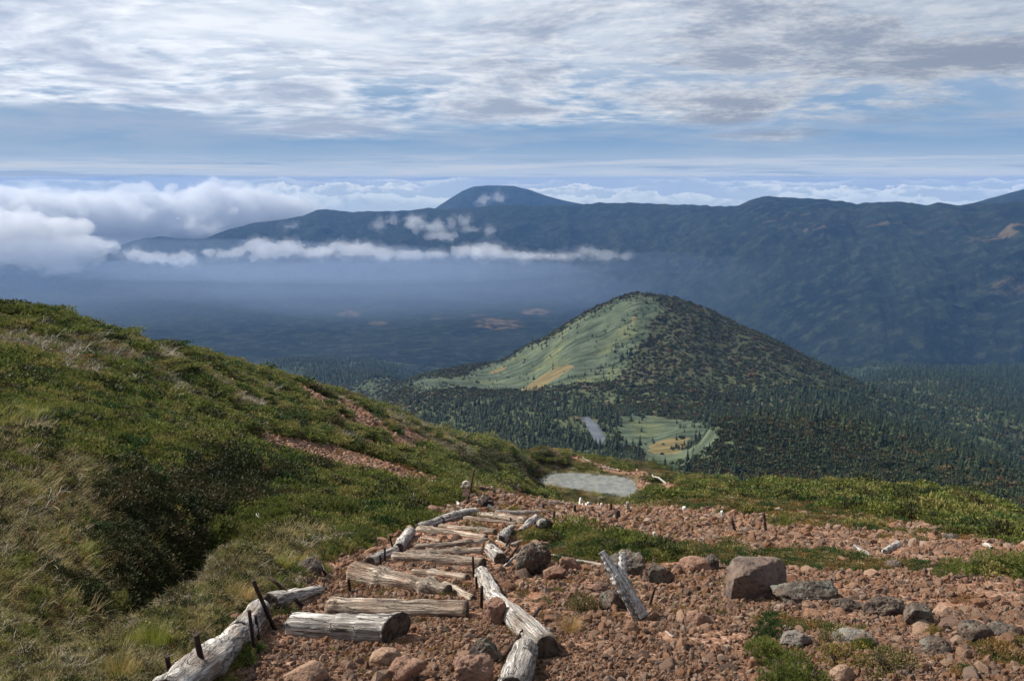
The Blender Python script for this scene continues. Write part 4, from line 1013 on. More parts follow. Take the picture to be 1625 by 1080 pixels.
# ------------------------------------------------------------------ counted stones
rs = np.random.RandomState(7)
STONE_SRC = []
for i in range(10):
    V, F = stone_mesh(3, 500+i, .40, 7, .75)
    me = mesh_obj('stone', V*.5, F, M_RED, smooth=(i % 3 == 0)); STONE_SRC.append(me)
SPOTS = []
while len(SPOTS) < 290:
    n = 4000
    a = rs.uniform(-.56, .62, n); D = np.exp(rs.uniform(math.log(3.7), math.log(17), n)); x, y = D*np.sin(a), D*np.cos(a)
    c = cover(x, y); ok = (c['gravel'] > .5) & log_clear(x, y, np.full(n, .07+.006*D))
    for j in np.where(ok)[0][:60]:
        if all((x[j]-sx)**2+(y[j]-sy)**2 > (.022*D[j])**2 for sx, sy, _ in SPOTS) and len(SPOTS) < 290: SPOTS.append((x[j], y[j], D[j]))
for i, (x, y, D) in enumerate(SPOTS):
    src = STONE_SRC[i % 10]
    o = src if i < 10 else src.copy()
    if i >= 10: COL.objects.link(o)
    s = min(rs.lognormal(math.log(.074), .36), .17)*(.75+.035*D); o.scale = (s*rs.uniform(.8, 1.3), s*rs.uniform(.8, 1.2), s*rs.uniform(.7, 1.1))
    o.location = (x, y, ground_at(x, y)+s*.12); o.rotation_euler = (rs.uniform(-.4, .4), rs.uniform(-.4, .4), rs.uniform(0, 6.3))
    tag(o, 'rough reddish stone of hand size lying loose on the gravel', 'stone', 'loose reddish stones on the gravel')
# ------------------------------------------------------------------ plant shapes
def leaf_cards(n, pos_fn, size, seed, up=.3, asp=.5):
    """n small folded leaves (two triangles each); pos_fn(rs, n) -> points, outward normals"""
    rs = np.random.RandomState(seed); P, N = pos_fn(rs, n)
    d = rs.normal(size=(n, 3))*.8 + N + np.array([0, 0, up]); d /= np.linalg.norm(d, axis=1)[:, None]
    t = np.cross(d, rs.normal(size=(n, 3))); t /= np.linalg.norm(t, axis=1)[:, None]
    sz = size*rs.uniform(.6, 1.4, n)[:, None]
    a = P; b = P + d*sz*.5 + t*sz*asp*.5; c = P + d*sz; e = P + d*sz*.5 - t*sz*asp*.5 + np.cross(d, t)*sz*.12
    V = np.stack([a, b, c, e], 1).reshape(-1, 3); i = np.arange(n)*4
    return V, np.stack([i, i+1, i+2, i+3], 1)
def dome(rs, n, rx=1, ry=1, rz=.7, lumps=9):
    c = rs.normal(size=(lumps, 3)); c[:, 2] = np.abs(c[:, 2])*.6; c /= np.linalg.norm(c, axis=1)[:, None]
    c = c*np.array([rx, ry, rz])*rs.uniform(.35, .75, (lumps, 1))
    k = rs.randint(0, lumps, n); d = rs.normal(size=(n, 3)); d[:, 2] = np.abs(d[:, 2])*.9-.1; d /= np.linalg.norm(d, axis=1)[:, None]
    P = c[k]+d*rs.uniform(.18, .36, (n, 1))*np.array([rx, ry, rz*.9]); return P, d
def blades(n, h, spread, w, seed, curve=.5, segs=3):
    rs = np.random.RandomState(seed); V = []; F = []
    for i in range(n):
        a = rs.uniform(0, 6.283); r = spread*math.sqrt(rs.rand())*.5; p = np.array([r*math.cos(a), r*math.sin(a), 0]); hh = h*rs.uniform(.5, 1.15)
        out = np.array([math.cos(a+rs.normal(0, .6)), math.sin(a+rs.normal(0, .6)), 0]); side = np.array([-out[1], out[0], 0])*w*rs.uniform(.6, 1.3); cv = curve*rs.uniform(.3, 1.4)
        b = len(V)
        for s in range(segs+1):
            t = s/segs; q = p+out*hh*cv*t*t+np.array([0, 0, hh*t*(1-.35*cv*t)]); ww = side*(1-t*.85); V += [q-ww, q+ww]
        for s in range(segs): F.append((b+2*s, b+2*s+1, b+2*s+3, b+2*s+2))
    return np.array(V), np.array(F)
def shoots(n, seed, rx=1., rz=.6, needles=16, L=.16):
    """dwarf pine close by: upright shoots ringed with needles"""
    rs = np.random.RandomState(seed); P, N = dome(rs, n, rx, rx, rz, 14); V = []; F = []
    for i in range(n):
        ax = N[i]*.6+np.array([0, 0, 1.0])+rs.normal(0, .15, 3); ax /= np.linalg.norm(ax)
        for j in range(needles):
            s = rs.uniform(0, L); d = ax*rs.uniform(.5, 1.1)+rs.normal(size=3)*.75; d /= np.linalg.norm(d); t = np.cross(d, rs.normal(size=3)); t /= np.linalg.norm(t)
            q = P[i]+ax*s; l = L*rs.uniform(.5, .9); b = len(V); V += [q-t*.007, q+t*.007, q+d*l]; F.append((b, b+1, b+2))
    return np.array(V), np.array(F)
def twigs(n, seed, R=1., h=.5, w=.014):
    rs = np.random.RandomState(seed); V = []; F = []
    for i in range(n):
        p = np.array([*rs.normal(0, R*.4, 2), rs.uniform(0, .15)]); d = np.array([*rs.normal(0, .7, 2), abs(rs.normal(0, .35))+.1]); d /= np.linalg.norm(d); l = h*rs.uniform(.5, 1.6)
        q = p+d*l*.5+rs.normal(0, .06, 3); e = p+d*l+rs.normal(0, .12, 3); t = np.cross(d, [0, 0, 1.]); t = t/(np.linalg.norm(t)+1e-6)*w; b = len(V)
        V += [p-t, p+t, q-t*.8, q+t*.8, e-t*.3, e+t*.3]; F += [(b, b+1, b+3, b+2), (b+2, b+3, b+5, b+4)]
    return np.array(V), np.array(F)
def conifer(seed, layers=9, per=7, h=1.0, w=.22, full=.5):
    """crown: whorls of drooping boughs, each a ragged spray"""
    rs = np.random.RandomState(seed); V = []; F = []
    for l in range(layers):
        t = l/(layers-1); z = h*(.10+.86*t); R = w*(1-t)**.85*rs.uniform(.8, 1.15)+.012
        for k in range(per if t < .7 else 5):
            if rs.rand() < .10: continue
            a = rs.uniform(0, 6.283); r = R*rs.uniform(.7, 1.2); c, s = math.cos(a), math.sin(a); dz = -r*rs.uniform(.1, .5)
            tip = np.array([c*r, s*r, z+dz]); root = np.array([0, 0, z+.03*h]); sd = np.array([-s, c, 0])*r*full*rs.uniform(.7, 1.2); mid = root*.45+tip*.55
            b = len(V); V += [root, mid+sd+[0, 0, -.01], tip, mid-sd+[0, 0, -.01], mid+[0, 0, -.05*h]]; F += [(b, b+1, b+2), (b, b+2, b+3), (b+1, b+4, b+2), (b+4, b+3, b+2)]
    b = len(V); V += [[-.01, 0, h*.93], [.01, 0, h*.93], [0, 0, h*1.03]]; F.append((b, b+1, b+2))
    return np.array(V), np.array(F)
L_PINE = mat_leaf('dwarf_pine_leaves', (.05, .070, .018), (.21, .235, .05), (.23, .20, .065))
L_MIXED = mat_leaf('mixed_small_leaves', (.13, .11, .045), (.42, .36, .20), (.22, .21, .06))
L_PINE2 = mat_leaf('deep_green_pine_leaves', (.018, .045, .014), (.050, .095, .022))
L_DARK = mat_leaf('dark_shrub_leaves', (.014, .022, .008), (.062, .070, .022), (.075, .06, .025), .15)
L_HEATH = mat_leaf('heath_leaves', (.07, .07, .025), (.22, .19, .07), (.26, .14, .05))
L_RUST = mat_leaf('rusty_heath_leaves', (.10, .050, .022), (.26, .13, .045), (.20, .16, .04))
L_STRAW = mat_leaf('straw_blades', (.22, .165, .065), (.52, .41, .20), (.20, .20, .045))
L_YGREEN = mat_leaf('yellow_green_blades', (.11, .14, .02), (.30, .32, .05), (.34, .26, .08))
L_GOLD = mat_leaf('golden_blades', (.30, .19, .06), (.50, .34, .13))
L_TWIG = mat_leaf('grey_twigs', (.14, .12, .095), (.33, .29, .23), None, .0)
L_FIR = mat_leaf('fir_needles', (.012, .024, .012), (.036, .055, .026), None, .1)
L_FIR2 = mat_leaf('green_fir_needles', (.026, .046, .020), (.070, .098, .042), None, .1)
L_BIRCH = mat_leaf('birch_leaves', (.045, .060, .018), (.13, .135, .045), (.15, .085, .035), .2)
def proto(V, F, mat, nm='clump', smooth=False):
    me = bpy.data.meshes.new(nm); F = np.asarray(F)
    me.vertices.add(len(V)); me.vertices.foreach_set('co', np.asarray(V, np.float32).ravel()); nf, k = F.shape
    me.loops.add(nf*k); me.loops.foreach_set('vertex_index', F.ravel().astype(np.int32)); me.polygons.add(nf); me.polygons.foreach_set('loop_start', np.arange(0, nf*k, k, dtype=np.int32))
    me.update(calc_edges=True); me.polygons.foreach_set('use_smooth', np.full(nf, smooth)); me.materials.append(mat); return bpy.data.objects.new(nm, me)
def scatter(name, protos, P, rot, scl, pick, kind='stuff'):
    """one mass of ground cover: the points carry turned and scaled clumps"""
    me = bpy.data.meshes.new(name); me.vertices.add(len(P)); me.vertices.foreach_set('co', np.asarray(P, np.float32).ravel())
    o = bpy.data.objects.new(name, me); COL.objects.link(o); o['kind'] = kind
    at = me.attributes.new('rot', 'FLOAT_VECTOR', 'POINT'); at.data.foreach_set('vector', np.asarray(rot, np.float32).ravel())
    at = me.attributes.new('scl', 'FLOAT_VECTOR', 'POINT'); at.data.foreach_set('vector', np.asarray(scl, np.float32).ravel())
    at = me.attributes.new('pick', 'INT', 'POINT'); at.data.foreach_set('value', np.asarray(pick, np.int32))
    g = bpy.data.node_groups.new(name, 'GeometryNodeTree'); g.interface.new_socket('Geometry', in_out='INPUT', socket_type='NodeSocketGeometry'); g.interface.new_socket('Geometry', in_out='OUTPUT', socket_type='NodeSocketGeometry')
    N, L = g.nodes, g.links; gi = N.new('NodeGroupInput'); go = N.new('NodeGroupOutput'); j = N.new('GeometryNodeJoinGeometry')
    def na(nm, ty): q = N.new('GeometryNodeInputNamedAttribute'); q.data_type = ty; q.inputs[0].default_value = nm; return q.outputs[0]
    r, s, p = na('rot', 'FLOAT_VECTOR'), na('scl', 'FLOAT_VECTOR'), na('pick', 'INT')
    for k, pr in enumerate(protos):
        if not np.any(np.asarray(pick) == k): continue
        c = N.new('FunctionNodeCompare'); c.data_type = 'INT'; c.operation = 'EQUAL'; L.new(p, c.inputs[2]); c.inputs[3].default_value = k
        oi = N.new('GeometryNodeObjectInfo'); oi.inputs[0].default_value = pr; oi.inputs['As Instance'].default_value = True
        ip = N.new('GeometryNodeInstanceOnPoints'); L.new(gi.outputs[0], ip.inputs['Points']); L.new(c.outputs[0], ip.inputs['Selection']); L.new(oi.outputs['Geometry'], ip.inputs['Instance']); L.new(r, ip.inputs['Rotation']); L.new(s, ip.inputs['Scale'])
        L.new(ip.outputs[0], j.inputs[0])
    L.new(j.outputs[0], go.inputs[0]); md = o.modifiers.new('scatter', 'NODES'); md.node_group = g
    return o
def sample(n, D0, D1, k, s0, rs, az=(-.80, .84)):
    """points spread so that their spacing grows with distance"""
    a = rs.uniform(*az, n); lo = math.log(D0); hi = math.log(D1); D = np.exp(rs.uniform(lo, hi, n))
    keep = rs.rand(n) < np.minimum(1, (k*D/s0)**2) if s0 else np.ones(n, bool)
    a, D = a[keep], D[keep]; return D*np.sin(a), D*np.cos(a), D
rs = np.random.RandomState(11)
def eul(n, tilt=.12): return np.stack([rs.normal(0, tilt, n), rs.normal(0, tilt, n), rs.uniform(0, 6.283, n)], 1)
def iso(s, z=(.8, 1.2)): return np.stack([s, s, s*rs.uniform(*z, len(s))], 1)

# small gravel
GP = [proto(*((lambda v, f: (v*.5, f))(*stone_mesh(2 if i < 4 else 1, 800+i, .45, 6, .72))), M_RED, 'pebble') for i in range(8)]
x, y, D = sample(520000, 3.3, 30, .0055, .0, rs); c = cover(x, y); m = c['gravel'] > .5
bare = fbm(x*1.3, y*1.3, octs=3, seed=61); m &= ~((bare < -.28) & (rs.rand(len(x)) < .85)); x, y, D = x[m], y[m], D[m]
s = rs.lognormal(math.log(.0056), .55, len(x))*D**.78; s = np.clip(s, .008, .16+.002*D); q_ = log_clear(x, y, s); x, y, D, s = x[q_], y[q_], D[q_], s[q_]
scatter('gravel', GP, np.stack([x, y, near_z(x, y)+s*.12], 1), rs.uniform(-3, 3, (len(x), 3)), np.stack([s, s*rs.uniform(.7, 1.1, len(x)), s*rs.uniform(.6, 1, len(x))], 1), rs.randint(0, 8, len(x)))
x, y, D = sample(60000, 28, 110, .006, .0, rs); c = cover(x, y); m = c['gravel'] > .5; x, y, D = x[m], y[m], D[m]
s = np.clip(rs.lognormal(math.log(.0035), .45, len(x))*D, .05, .5)
scatter('scree', GP, np.stack([x, y, near_z(x, y)+s*.1], 1), rs.uniform(-3, 3, (len(x), 3)), np.stack([s, s, s*.7], 1), rs.randint(0, 8, len(x)))

# dwarf pine, heath, straw, dark shrub and dead wood cover
DO = lambda rx=1, rz=.6, l=9: (lambda r, n: dome(r, n, rx, rx, rz, l))
PINE = [proto(*leaf_cards(800, DO(1, .55, 14), .12, 20+i, .7, .38), L_PINE) for i in range(3)] + [proto(*leaf_cards(800, DO(1, .5, 14), .12, 25, .7, .38), L_PINE2)]
PINE_NEAR = [proto(*shoots(230, 30+i), L_PINE2 if i else L_PINE) for i in range(2)]
HEATH = [proto(*leaf_cards(560, DO(1, .32, 16), .085, 40+i, .5, .5), L_HEATH if i < 2 else L_RUST) for i in range(3)]
DARK = [proto(*leaf_cards(900, DO(1, .8, 14), .105, 50+i, .5, .45), L_DARK) for i in range(3)]
MIXD = [proto(*leaf_cards(330, DO(1, .4, 14), .095, 80+i, .5, .45), L_MIXED) for i in range(2)]
STRAW = [proto(*blades(70, .7, 1.5, .012, 60+i, 1.0), L_STRAW) for i in range(3)] + [proto(*blades(60, .8, 1.2, .016, 66, .6), L_YGREEN), proto(*leaf_cards(260, DO(1, .35, 12), .12, 67, .6, .4), L_YGREEN)]
DEAD = [proto(*twigs(90, 70+i), L_TWIG) for i in range(2)]
allp = PINE+PINE_NEAR+HEATH+DARK+STRAW+DEAD+MIXD
iP, iPN, iH, iDk, iS, iDe, iM = 0, 4, 6, 9, 12, 17, 19
def veg(n, D0, D1, k, sc, name, az=(-.80, .84)):
    x, y, D = sample(n, D0, D1, k, 0, rs, az); c = cover(x, y); N = len(x); r = rs.rand(N); r2 = rs.rand(N)
    pick = np.full(N, -1); s = sc*np.ones(N)*D*k*1.0
    n2 = fbm(x*.9/np.sqrt(D*.1), y*.9/np.sqrt(D*.1), octs=3, seed=140)
    left = x < 0
    def put(m, idx, f): pick[m] = idx[m] if isinstance(idx, np.ndarray) else idx; s[m] *= f
    m = c['pine'] > .5; idx = np.where(r < .82, rs.randint(0, 3, N), 3); idx = np.where((D < 9) & (r2 < .5), iPN+(r < .25), idx); put(m, idx, 1.55)
    m2 = m & (r2 < .12); pick[m2] = iDk; m2 = m & (r2 > .97) & left; pick[m2] = iDe; s[m2] *= .5
    m = c['heath'] > .5; idx = np.where(r < .62, iH+(r2 < .5), np.where(r < .80, iH+2, np.where(r < .90, iP+3, iM))); put(m, idx, .95)
    m = pick >= iDe; s[m & (pick < iM)] *= .8; m = c['straw'] > .5; near_y = (n2 > .24)
    idx = np.where(r < .15, iS+rs.randint(0, 3, N), np.where(r < .48, iM+(r2 < .5), np.where(r < .77, np.where(r2 < .35, iP, iH+(r2 < .6)), np.where(r < .86, iDk+1, np.where(r < .91, iDe, iH+2))))); idx = np.where(near_y & (r < .62), np.where(r2 < .6, iS+3, iS+4), idx); put(m, idx, 1.15)
    m = c['dark'] > .5; idx = np.where(r < .80, iDk+rs.randint(0, 3, N), np.where(r < .84, iH+2, np.where(r < .92, iH, iP+3))); put(m, idx, 1.5)
    m = c['grey'] > .5; idx = np.where(r < .22, iDe+(r2 < .5), np.where(r < .62, iM+(r2 < .5), np.where(r < .88, iH+1, iP))); put(m, idx, 1.05)
    m = (c['gravel'] > .5) & (r < .020) & (n2 > -.05); put(m, np.where(r2 < .5, iH, iH+2), 1.0)
    s = s/(1+np.clip(D-18, 0, 200)*.007)
    ok = (pick >= 0) & ((pond_dist(x, y) > .25) | (D < 60)); x, y, D, pick, s = x[ok], y[ok], D[ok], pick[ok], s[ok]
    s = s*rs.lognormal(0, .28, len(s)); tall = (pick >= iS) & (pick < iS+4); s = np.where(tall, np.clip(s, .05, .55), s)
    scatter(name, allp, np.stack([x, y, near_z(x, y)-s*.06], 1), eul(len(x)), iso(s)*np.stack([np.ones(len(D)), np.ones(len(D)), 1/(1+np.clip(D-16, 0, 60)*.022)], 1), pick)
veg(190000, 3.4, 12, .0088, 1.35, 'ground_cover')
veg(125000, 11, 34, .0088, 1.30, 'slope_vegetation')
veg(105000, 33, 118, .0088, 1.25, 'hillside_vegetation')

# plants one can point at
def plant(px, py, w, h, label, kind, cat, seed, name, stems=True):
    b = at_px(px, py); k = b.length/F_PX; R = w*k*.5
    e = bpy.data.objects.new(name, None); COL.objects.link(e); e.location = b; tag(e, label, cat)
    if kind == 'pine': V, F = shoots(520, seed, 1, .6, 20, .13); mt = L_PINE
    elif kind == 'pinedeep': V, F = shoots(420, seed, 1, .6, 20, .13); mt = L_PINE2
    elif kind == 'shrub': V, F = leaf_cards(1500, DO(1, .75, 14), .10, seed, .4, .5); mt = L_DARK
    elif kind == 'greenshrub': V, F = leaf_cards(1500, DO(1, .7, 14), .10, seed, .6, .4); mt = L_PINE
    elif kind == 'heath': V, F = leaf_cards(1600, DO(1, .5, 16), .06, seed, .5, .5); mt = L_HEATH
    elif kind == 'rust': V, F = leaf_cards(1600, DO(1, .5, 16), .06, seed, .5, .5); mt = L_RUST
    elif kind == 'ygrass': V, F = blades(420, .9, 1.5, .009, seed, .5); mt = L_YGREEN
    elif kind == 'gold': V, F = blades(420, .8, 1.2, .008, seed, 1.0); mt = L_GOLD
    V = np.array(V); z = V[:, 2].max()
    V = V*np.array([R, R, h*k*1.05/z]); mesh_obj('foliage' if 'grass' not in name else 'blades', V, np.asarray(F), mt, e, False)
    if stems:
        parts = []
        for i in range(5):
            r0 = np.random.RandomState(seed+i); V, F, _ = tube(bend((0, 0, -.03), (r0.uniform(-.5, .5)*R, r0.uniform(-.5, .5)*R, h*k*.6), 6, .15, seed+i), np.linspace(.05, .02, 6)*R, 6); parts.append((V, F))
        V, F = join(parts); mesh_obj('stem', V, F, M_DARKWOOD, e)
for a in [
    (1226,1010,80,26,'bluish green dwarf pine left of the knobbly pale rock','pinedeep','dwarf pine',1,'dwarf_pine'),
    (1225,1048,96,32,'bright green dwarf pine in the middle of the bottom right group','pine','dwarf pine',2,'dwarf_pine'),
    (1262,1088,130,50,'largest bright green dwarf pine cut by the bottom edge','pine','dwarf pine',3,'dwarf_pine'),
    (1370,1032,34,20,'small green dwarf pine tuft before the whitish slab','pine','dwarf pine',4,'dwarf_pine'),
    (1420,1068,110,36,'golden brown heath bush among the dark rocks','heath','heath bush',5,'heath_bush'),
    (1340,1055,90,26,'dark red heath mat beside the bright dwarf pines','rust','heath bush',6,'heath_bush'),
    (1320,1022,44,26,'brownish heath bush between pale rock and whitish slab','heath','heath bush',7,'heath_bush'),
    (1480,1010,30,18,'small heath tuft with red tips beside the dark square rock','rust','heath bush',8,'heath_bush'),
    (1590,1045,80,28,'grey green heath patch at the right edge','heath','heath bush',9,'heath_bush'),
    (905,1005,40,28,'dry straw tuft in the gravel right of the sawn log','gold','grass tuft',10,'grass_tuft',False),
    (378,955,56,30,'golden dry grass tuft behind the leaning rods','gold','grass tuft',11,'grass_tuft',False),
    (245,1032,60,48,'bright yellow green grass tuft on the bank','ygrass','grass tuft',12,'grass_tuft',False),
    (190,1075,60,34,'broad yellow green grass tuft at the bottom edge','ygrass','grass tuft',13,'grass_tuft',False),
    (428,940,40,22,'fresh green tuft touching the leaning rod','ygrass','grass tuft',14,'grass_tuft',False),
    (925,968,60,34,'green and rust heath patch left of the forked board','heath','heath bush',15,'heath_bush'),
    (1500,912,40,12,'small green dwarf pine on the far right gravel','pine','dwarf pine',16,'dwarf_pine'),
    (392,700,58,26,'dark round shrub at the head of the red trail','shrub','shrub',17,'shrub'),
    (830,905,50,32,'sparse olive shrub before the black lava boulder','heath','shrub',18,'shrub'),
    (1235,833,50,16,'bright dwarf pine beside the tallest stake','greenshrub','dwarf pine',19,'dwarf_pine'),
    (1505,855,34,13,'small dark shrub on the right skyline slope','shrub','shrub',20,'shrub'),
    (820,812,28,12,'green cushion shrub behind the highest steps','greenshrub','shrub',21,'shrub'),
    (470,900,44,26,'green tuft at the gravel edge beside the dark brown rock','ygrass','grass tuft',22,'grass_tuft',False),
    (510,825,120,44,'broad bright dwarf pine mound above the grassy bank','pine','dwarf pine',23,'dwarf_pine'),
    (440,835,90,36,'dwarf pine mound with a bleached twig beside the gully','pine','dwarf pine',24,'dwarf_pine'),
    (600,830,90,34,'deep green dwarf pine mound left of the stair','pinedeep','dwarf pine',25,'dwarf_pine'),
    (640,790,60,18,'dark green dwarf pine mound below the end of the red trail','pinedeep','dwarf pine',26,'dwarf_pine')]:
    plant(*a)
def trail_edging():
    for i, (p, q, lab) in enumerate([((925,727),(948,739),'pale log edging the upper trail beyond the pond'),((955,742),(984,750),'pale log edging the trail right behind the pond'),((1035,758),(1058,762),'pale log edging the trail beside the dark signboard')]):
        a, b = hit(*p, d0=60), hit(*q, d0=60)
        for h in (a, b): h.z = ground_at(h.x, h.y)+.1
        L = (b-a).length; V, F, ns = tube(bend((0, 0, 0), (L, 0, 0), 10, .02, i), [.075]*10, 10, .2, .1, i)
        o = mesh_obj('edging_log', V, F, M_PALE); o.location = a; o.rotation_mode = 'QUATERNION'; o.rotation_quaternion = (b-a).to_track_quat('X', 'Z'); tag(o, lab, 'log', 'pale logs edging the far trail')
trail_edging()

# ------------------------------------------------------------------ woods of the saddle and hill
FIR = [proto(*conifer(200+i, 10, 8, 1., .20+.03*(i % 3)), L_FIR if i < 4 else L_FIR2, 'fir') for i in range(6)]
BUSH = [proto(*leaf_cards(110, DO(1, .8, 7), .42, 220+i, .3, .7), L_BIRCH if i < 2 else L_DARK, 'bush') for i in range(4)]
def pix(x, y, z):
    X, Y, Z = x, y*math.cos(PITCH)-z*math.sin(PITCH), y*math.sin(PITCH)+z*math.cos(PITCH); return 812.5+F_PX*X/Y, 540-F_PX*Z/Y
FORP = [poly_world(p, MID, d0=200, d1=2600) for p in [
    [(590,628),(640,618),(700,622),(800,628),(900,622),(960,640),(985,655),(975,690),(1000,715),(1015,745),(900,725),(700,690),(600,650)]]]
KNOB = [poly_world(p, MID, d0=200, d1=2600) for p in [[(1130,672),(1200,664),(1300,686),(1400,728),(1500,766),(1620,820),(1500,800),(1300,775),(1100,755),(1060,742),(1110,730),(1140,690)]]]
def woods():
    global rs
    x, y, D = sample(120000, 260, 1750, .0052, 0, rs, (-.25, .62)); z = mid_z(x, y); px, py = pix(x, y, z); N = len(x)
    sasa, tan = mid_cover(x, y); r = rs.rand(N); n1 = fbm(x/90, y/90, octs=4, seed=150); n2 = fbm(x/30, y/30, octs=3, seed=151)
    dens = np.full(N, .55) + .9*n1; firp = np.full(N, .35) + .5*n2
    f = np.zeros(N, bool)
    for P in FORP: f |= inside(P, x+25*n1, y+25*n2)
    k = np.zeros(N, bool)
    for P in KNOB: k |= inside(P, x+25*n1, y+25*n2)
    east = sst(x, 150, 420)
    dens += east*.15; firp += east*.45
    dens = np.maximum(dens, .40)
    dens = np.where(f, .66+.8*n2, dens); firp = np.where(f, .93, firp)
    dens = np.where(k, 1.0, dens); firp = np.where(k, .55, firp)
    fk = flank(x, y); dens = np.maximum(dens, fk*.97); firp = firp*(1-fk) + fk*(.16+.3*n2)
    edge = sum(mid_cover(x+dx, y+dy)[0] for dx, dy in ((22, 0), (-22, 0), (0, 30), (45, -10)))/4.0
    dens = np.where((sasa > .5) | (tan > .5), np.maximum((1-edge)*.75*(D > 900), .012 + .06*(n2 > .22) + .25*(n1+n2 > .52)), dens)
    firp = np.where(sasa > .5, .85, firp)
    m = (r < dens) & ((pond2_dist(x, y) > 3)); x, y, z, D, firp, k, f, N = x[m], y[m], z[m], D[m], firp[m], k[m], f[m], m.sum()
    isfir = rs.rand(N) < firp
    h = np.where(isfir, rs.lognormal(math.log(5.1), .34, N)*np.where(k, .6, 1.0), rs.lognormal(math.log(2.3), .3, N)); h = h*np.clip((D/800)**.35, .7, 1.3)
    pick = np.where(isfir, np.where(rs.rand(N) < .72, rs.randint(0, 4, N), 4+rs.randint(0, 2, N)), 6+np.where(k | (rs.rand(N) < .45), 2+rs.randint(0, 2, N), rs.randint(0, 2, N)))
    fk = flank(x, y); h = h*(1-.25*fk); sw = (fk > .5) & ~isfir & (rs.rand(N) < .25); pick = np.where(sw, 8+rs.randint(0, 2, N), pick)
    return x, y, z, D, h, pick, isfir
def pond2_dist(x, y):
    d = np.hypot(x-POND2.mean(0)[0], y-POND2.mean(0)[1]); return np.where(inside(POND2*1.0, x, y), -1, d)
x, y, z, D, h, pick, isfir = woods()
_, pyv = pix(x, y, z+h); ang = h/D; pxv, pyb = pix(x, y, z)
# which stand in sight over the near skyline
an = np.arctan2(x, y); qn = np.full(len(x), 9.)
for Dd in np.exp(np.linspace(math.log(15), math.log(110), 50)): qn = np.minimum(qn, NEAR.q(an, np.full(len(an), Dd)))
vis = (-z/D < qn-.004) & (pxv > 5) & (pxv < 1620) & isfir
order = np.where(vis)[0]; order = order[np.argsort(-ang[order])][:290]
sel = np.zeros(len(x), bool); sel[order] = True
FIR_SRC = []
bark = mat_plain('fir_bark', (.05, .04, .033), (.09, .07, .06), 10)
def place_fir(i, px_, lab):
    k = int(pick[i]) % 6
    while len(FIR_SRC) <= k:
        j = len(FIR_SRC); V, F, _ = tube([(0, 0, -.03), (0, 0, .4), (0, 0, .9)], [.022, .016, .006], 6)
        FIR_SRC.append((proto(*(lambda v, f: (v, f))(*conifer(260+j, 15, 11, 1., .20+.03*(j % 3))), L_FIR if j < 4 else L_FIR2, 'crown').data, V, F))
    me, V, F = FIR_SRC[k]
    e = bpy.data.objects.new('fir_tree', None); COL.objects.link(e); e.location = (x[i], y[i], z[i]); s = h[i]; e.scale = (s, s, s); e.rotation_euler = (0, 0, i*1.3)
    c = bpy.data.objects.new('crown', me); COL.objects.link(c); c.parent = e
    if 'tr%d' % k not in TR:
        t = mesh_obj('trunk', V, F, bark); TR['tr%d' % k] = t.data
    else: t = bpy.data.objects.new('trunk', TR['tr%d' % k]); COL.objects.link(t)
    t.parent = e; tag(e, lab, 'tree', 'dark firs in the woods below the hill')
TR = {}
for i in order: place_fir(int(i), pxv[i], 'small dark pointed fir standing among its like in the woods around the hill')
# two lone firs in the meadow and the pair on the grassy flank
for px, py, hp, lab in ((1037,736,13,'smaller of two lone firs on the pale green meadow'),(1055,739,17,'taller of two lone firs on the pale green meadow')):
    p = hit(px, py, MID, d0=200, d1=2000); p.z = float(mid_z(np.array([p.x]), np.array([p.y]))[0]); n = len(x)
    x = np.append(x, p.x); y = np.append(y, p.y); z = np.append(z, p.z-.3); h = np.append(h, hp*p.length/F_PX); pick = np.append(pick, 1); sel = np.append(sel, True)
    place_fir(n, px, lab)
p = hit(993, 567, MID, d0=600, d1=1300)
for j, (dx, lab) in enumerate(((-5, 'left half of the dark tree pair alone on the grassy flank'), (6, 'right half of the dark tree pair alone on the grassy flank'))):
    n = len(x); X = p.x+dx; Z = float(mid_z(np.array([X]), np.array([p.y]))[0])
    x = np.append(x, X); y = np.append(y, p.y); z = np.append(z, Z-.5); h = np.append(h, 11.5); pick = np.append(pick, 1+j); sel = np.append(sel, True); place_fir(n, 993, lab)
m = ~sel
scatter('forest', FIR+BUSH, np.stack([x[m], y[m], z[m]-h[m]*np.where(pick[m] < 6, .03, .1)], 1), eul(m.sum(), .03), iso(h[m], (.85, 1.1)), pick[m])
# valley woods farther off
x, y, D = sample(60000, 1700, 3000, .0045, 0, rs, (-.3, .62)); z = mid_z(x, y); n1 = fbm(x/200, y/200, octs=4, seed=160); m = rs.rand(len(x)) < .55+n1; x, y, z = x[m], y[m], z[m]
hh = rs.lognormal(math.log(10), .25, len(x)); scatter('valley_forest', FIR+BUSH, np.stack([x, y, z], 1), eul(len(x), .03), iso(hh), rs.randint(0, 6, len(x)))
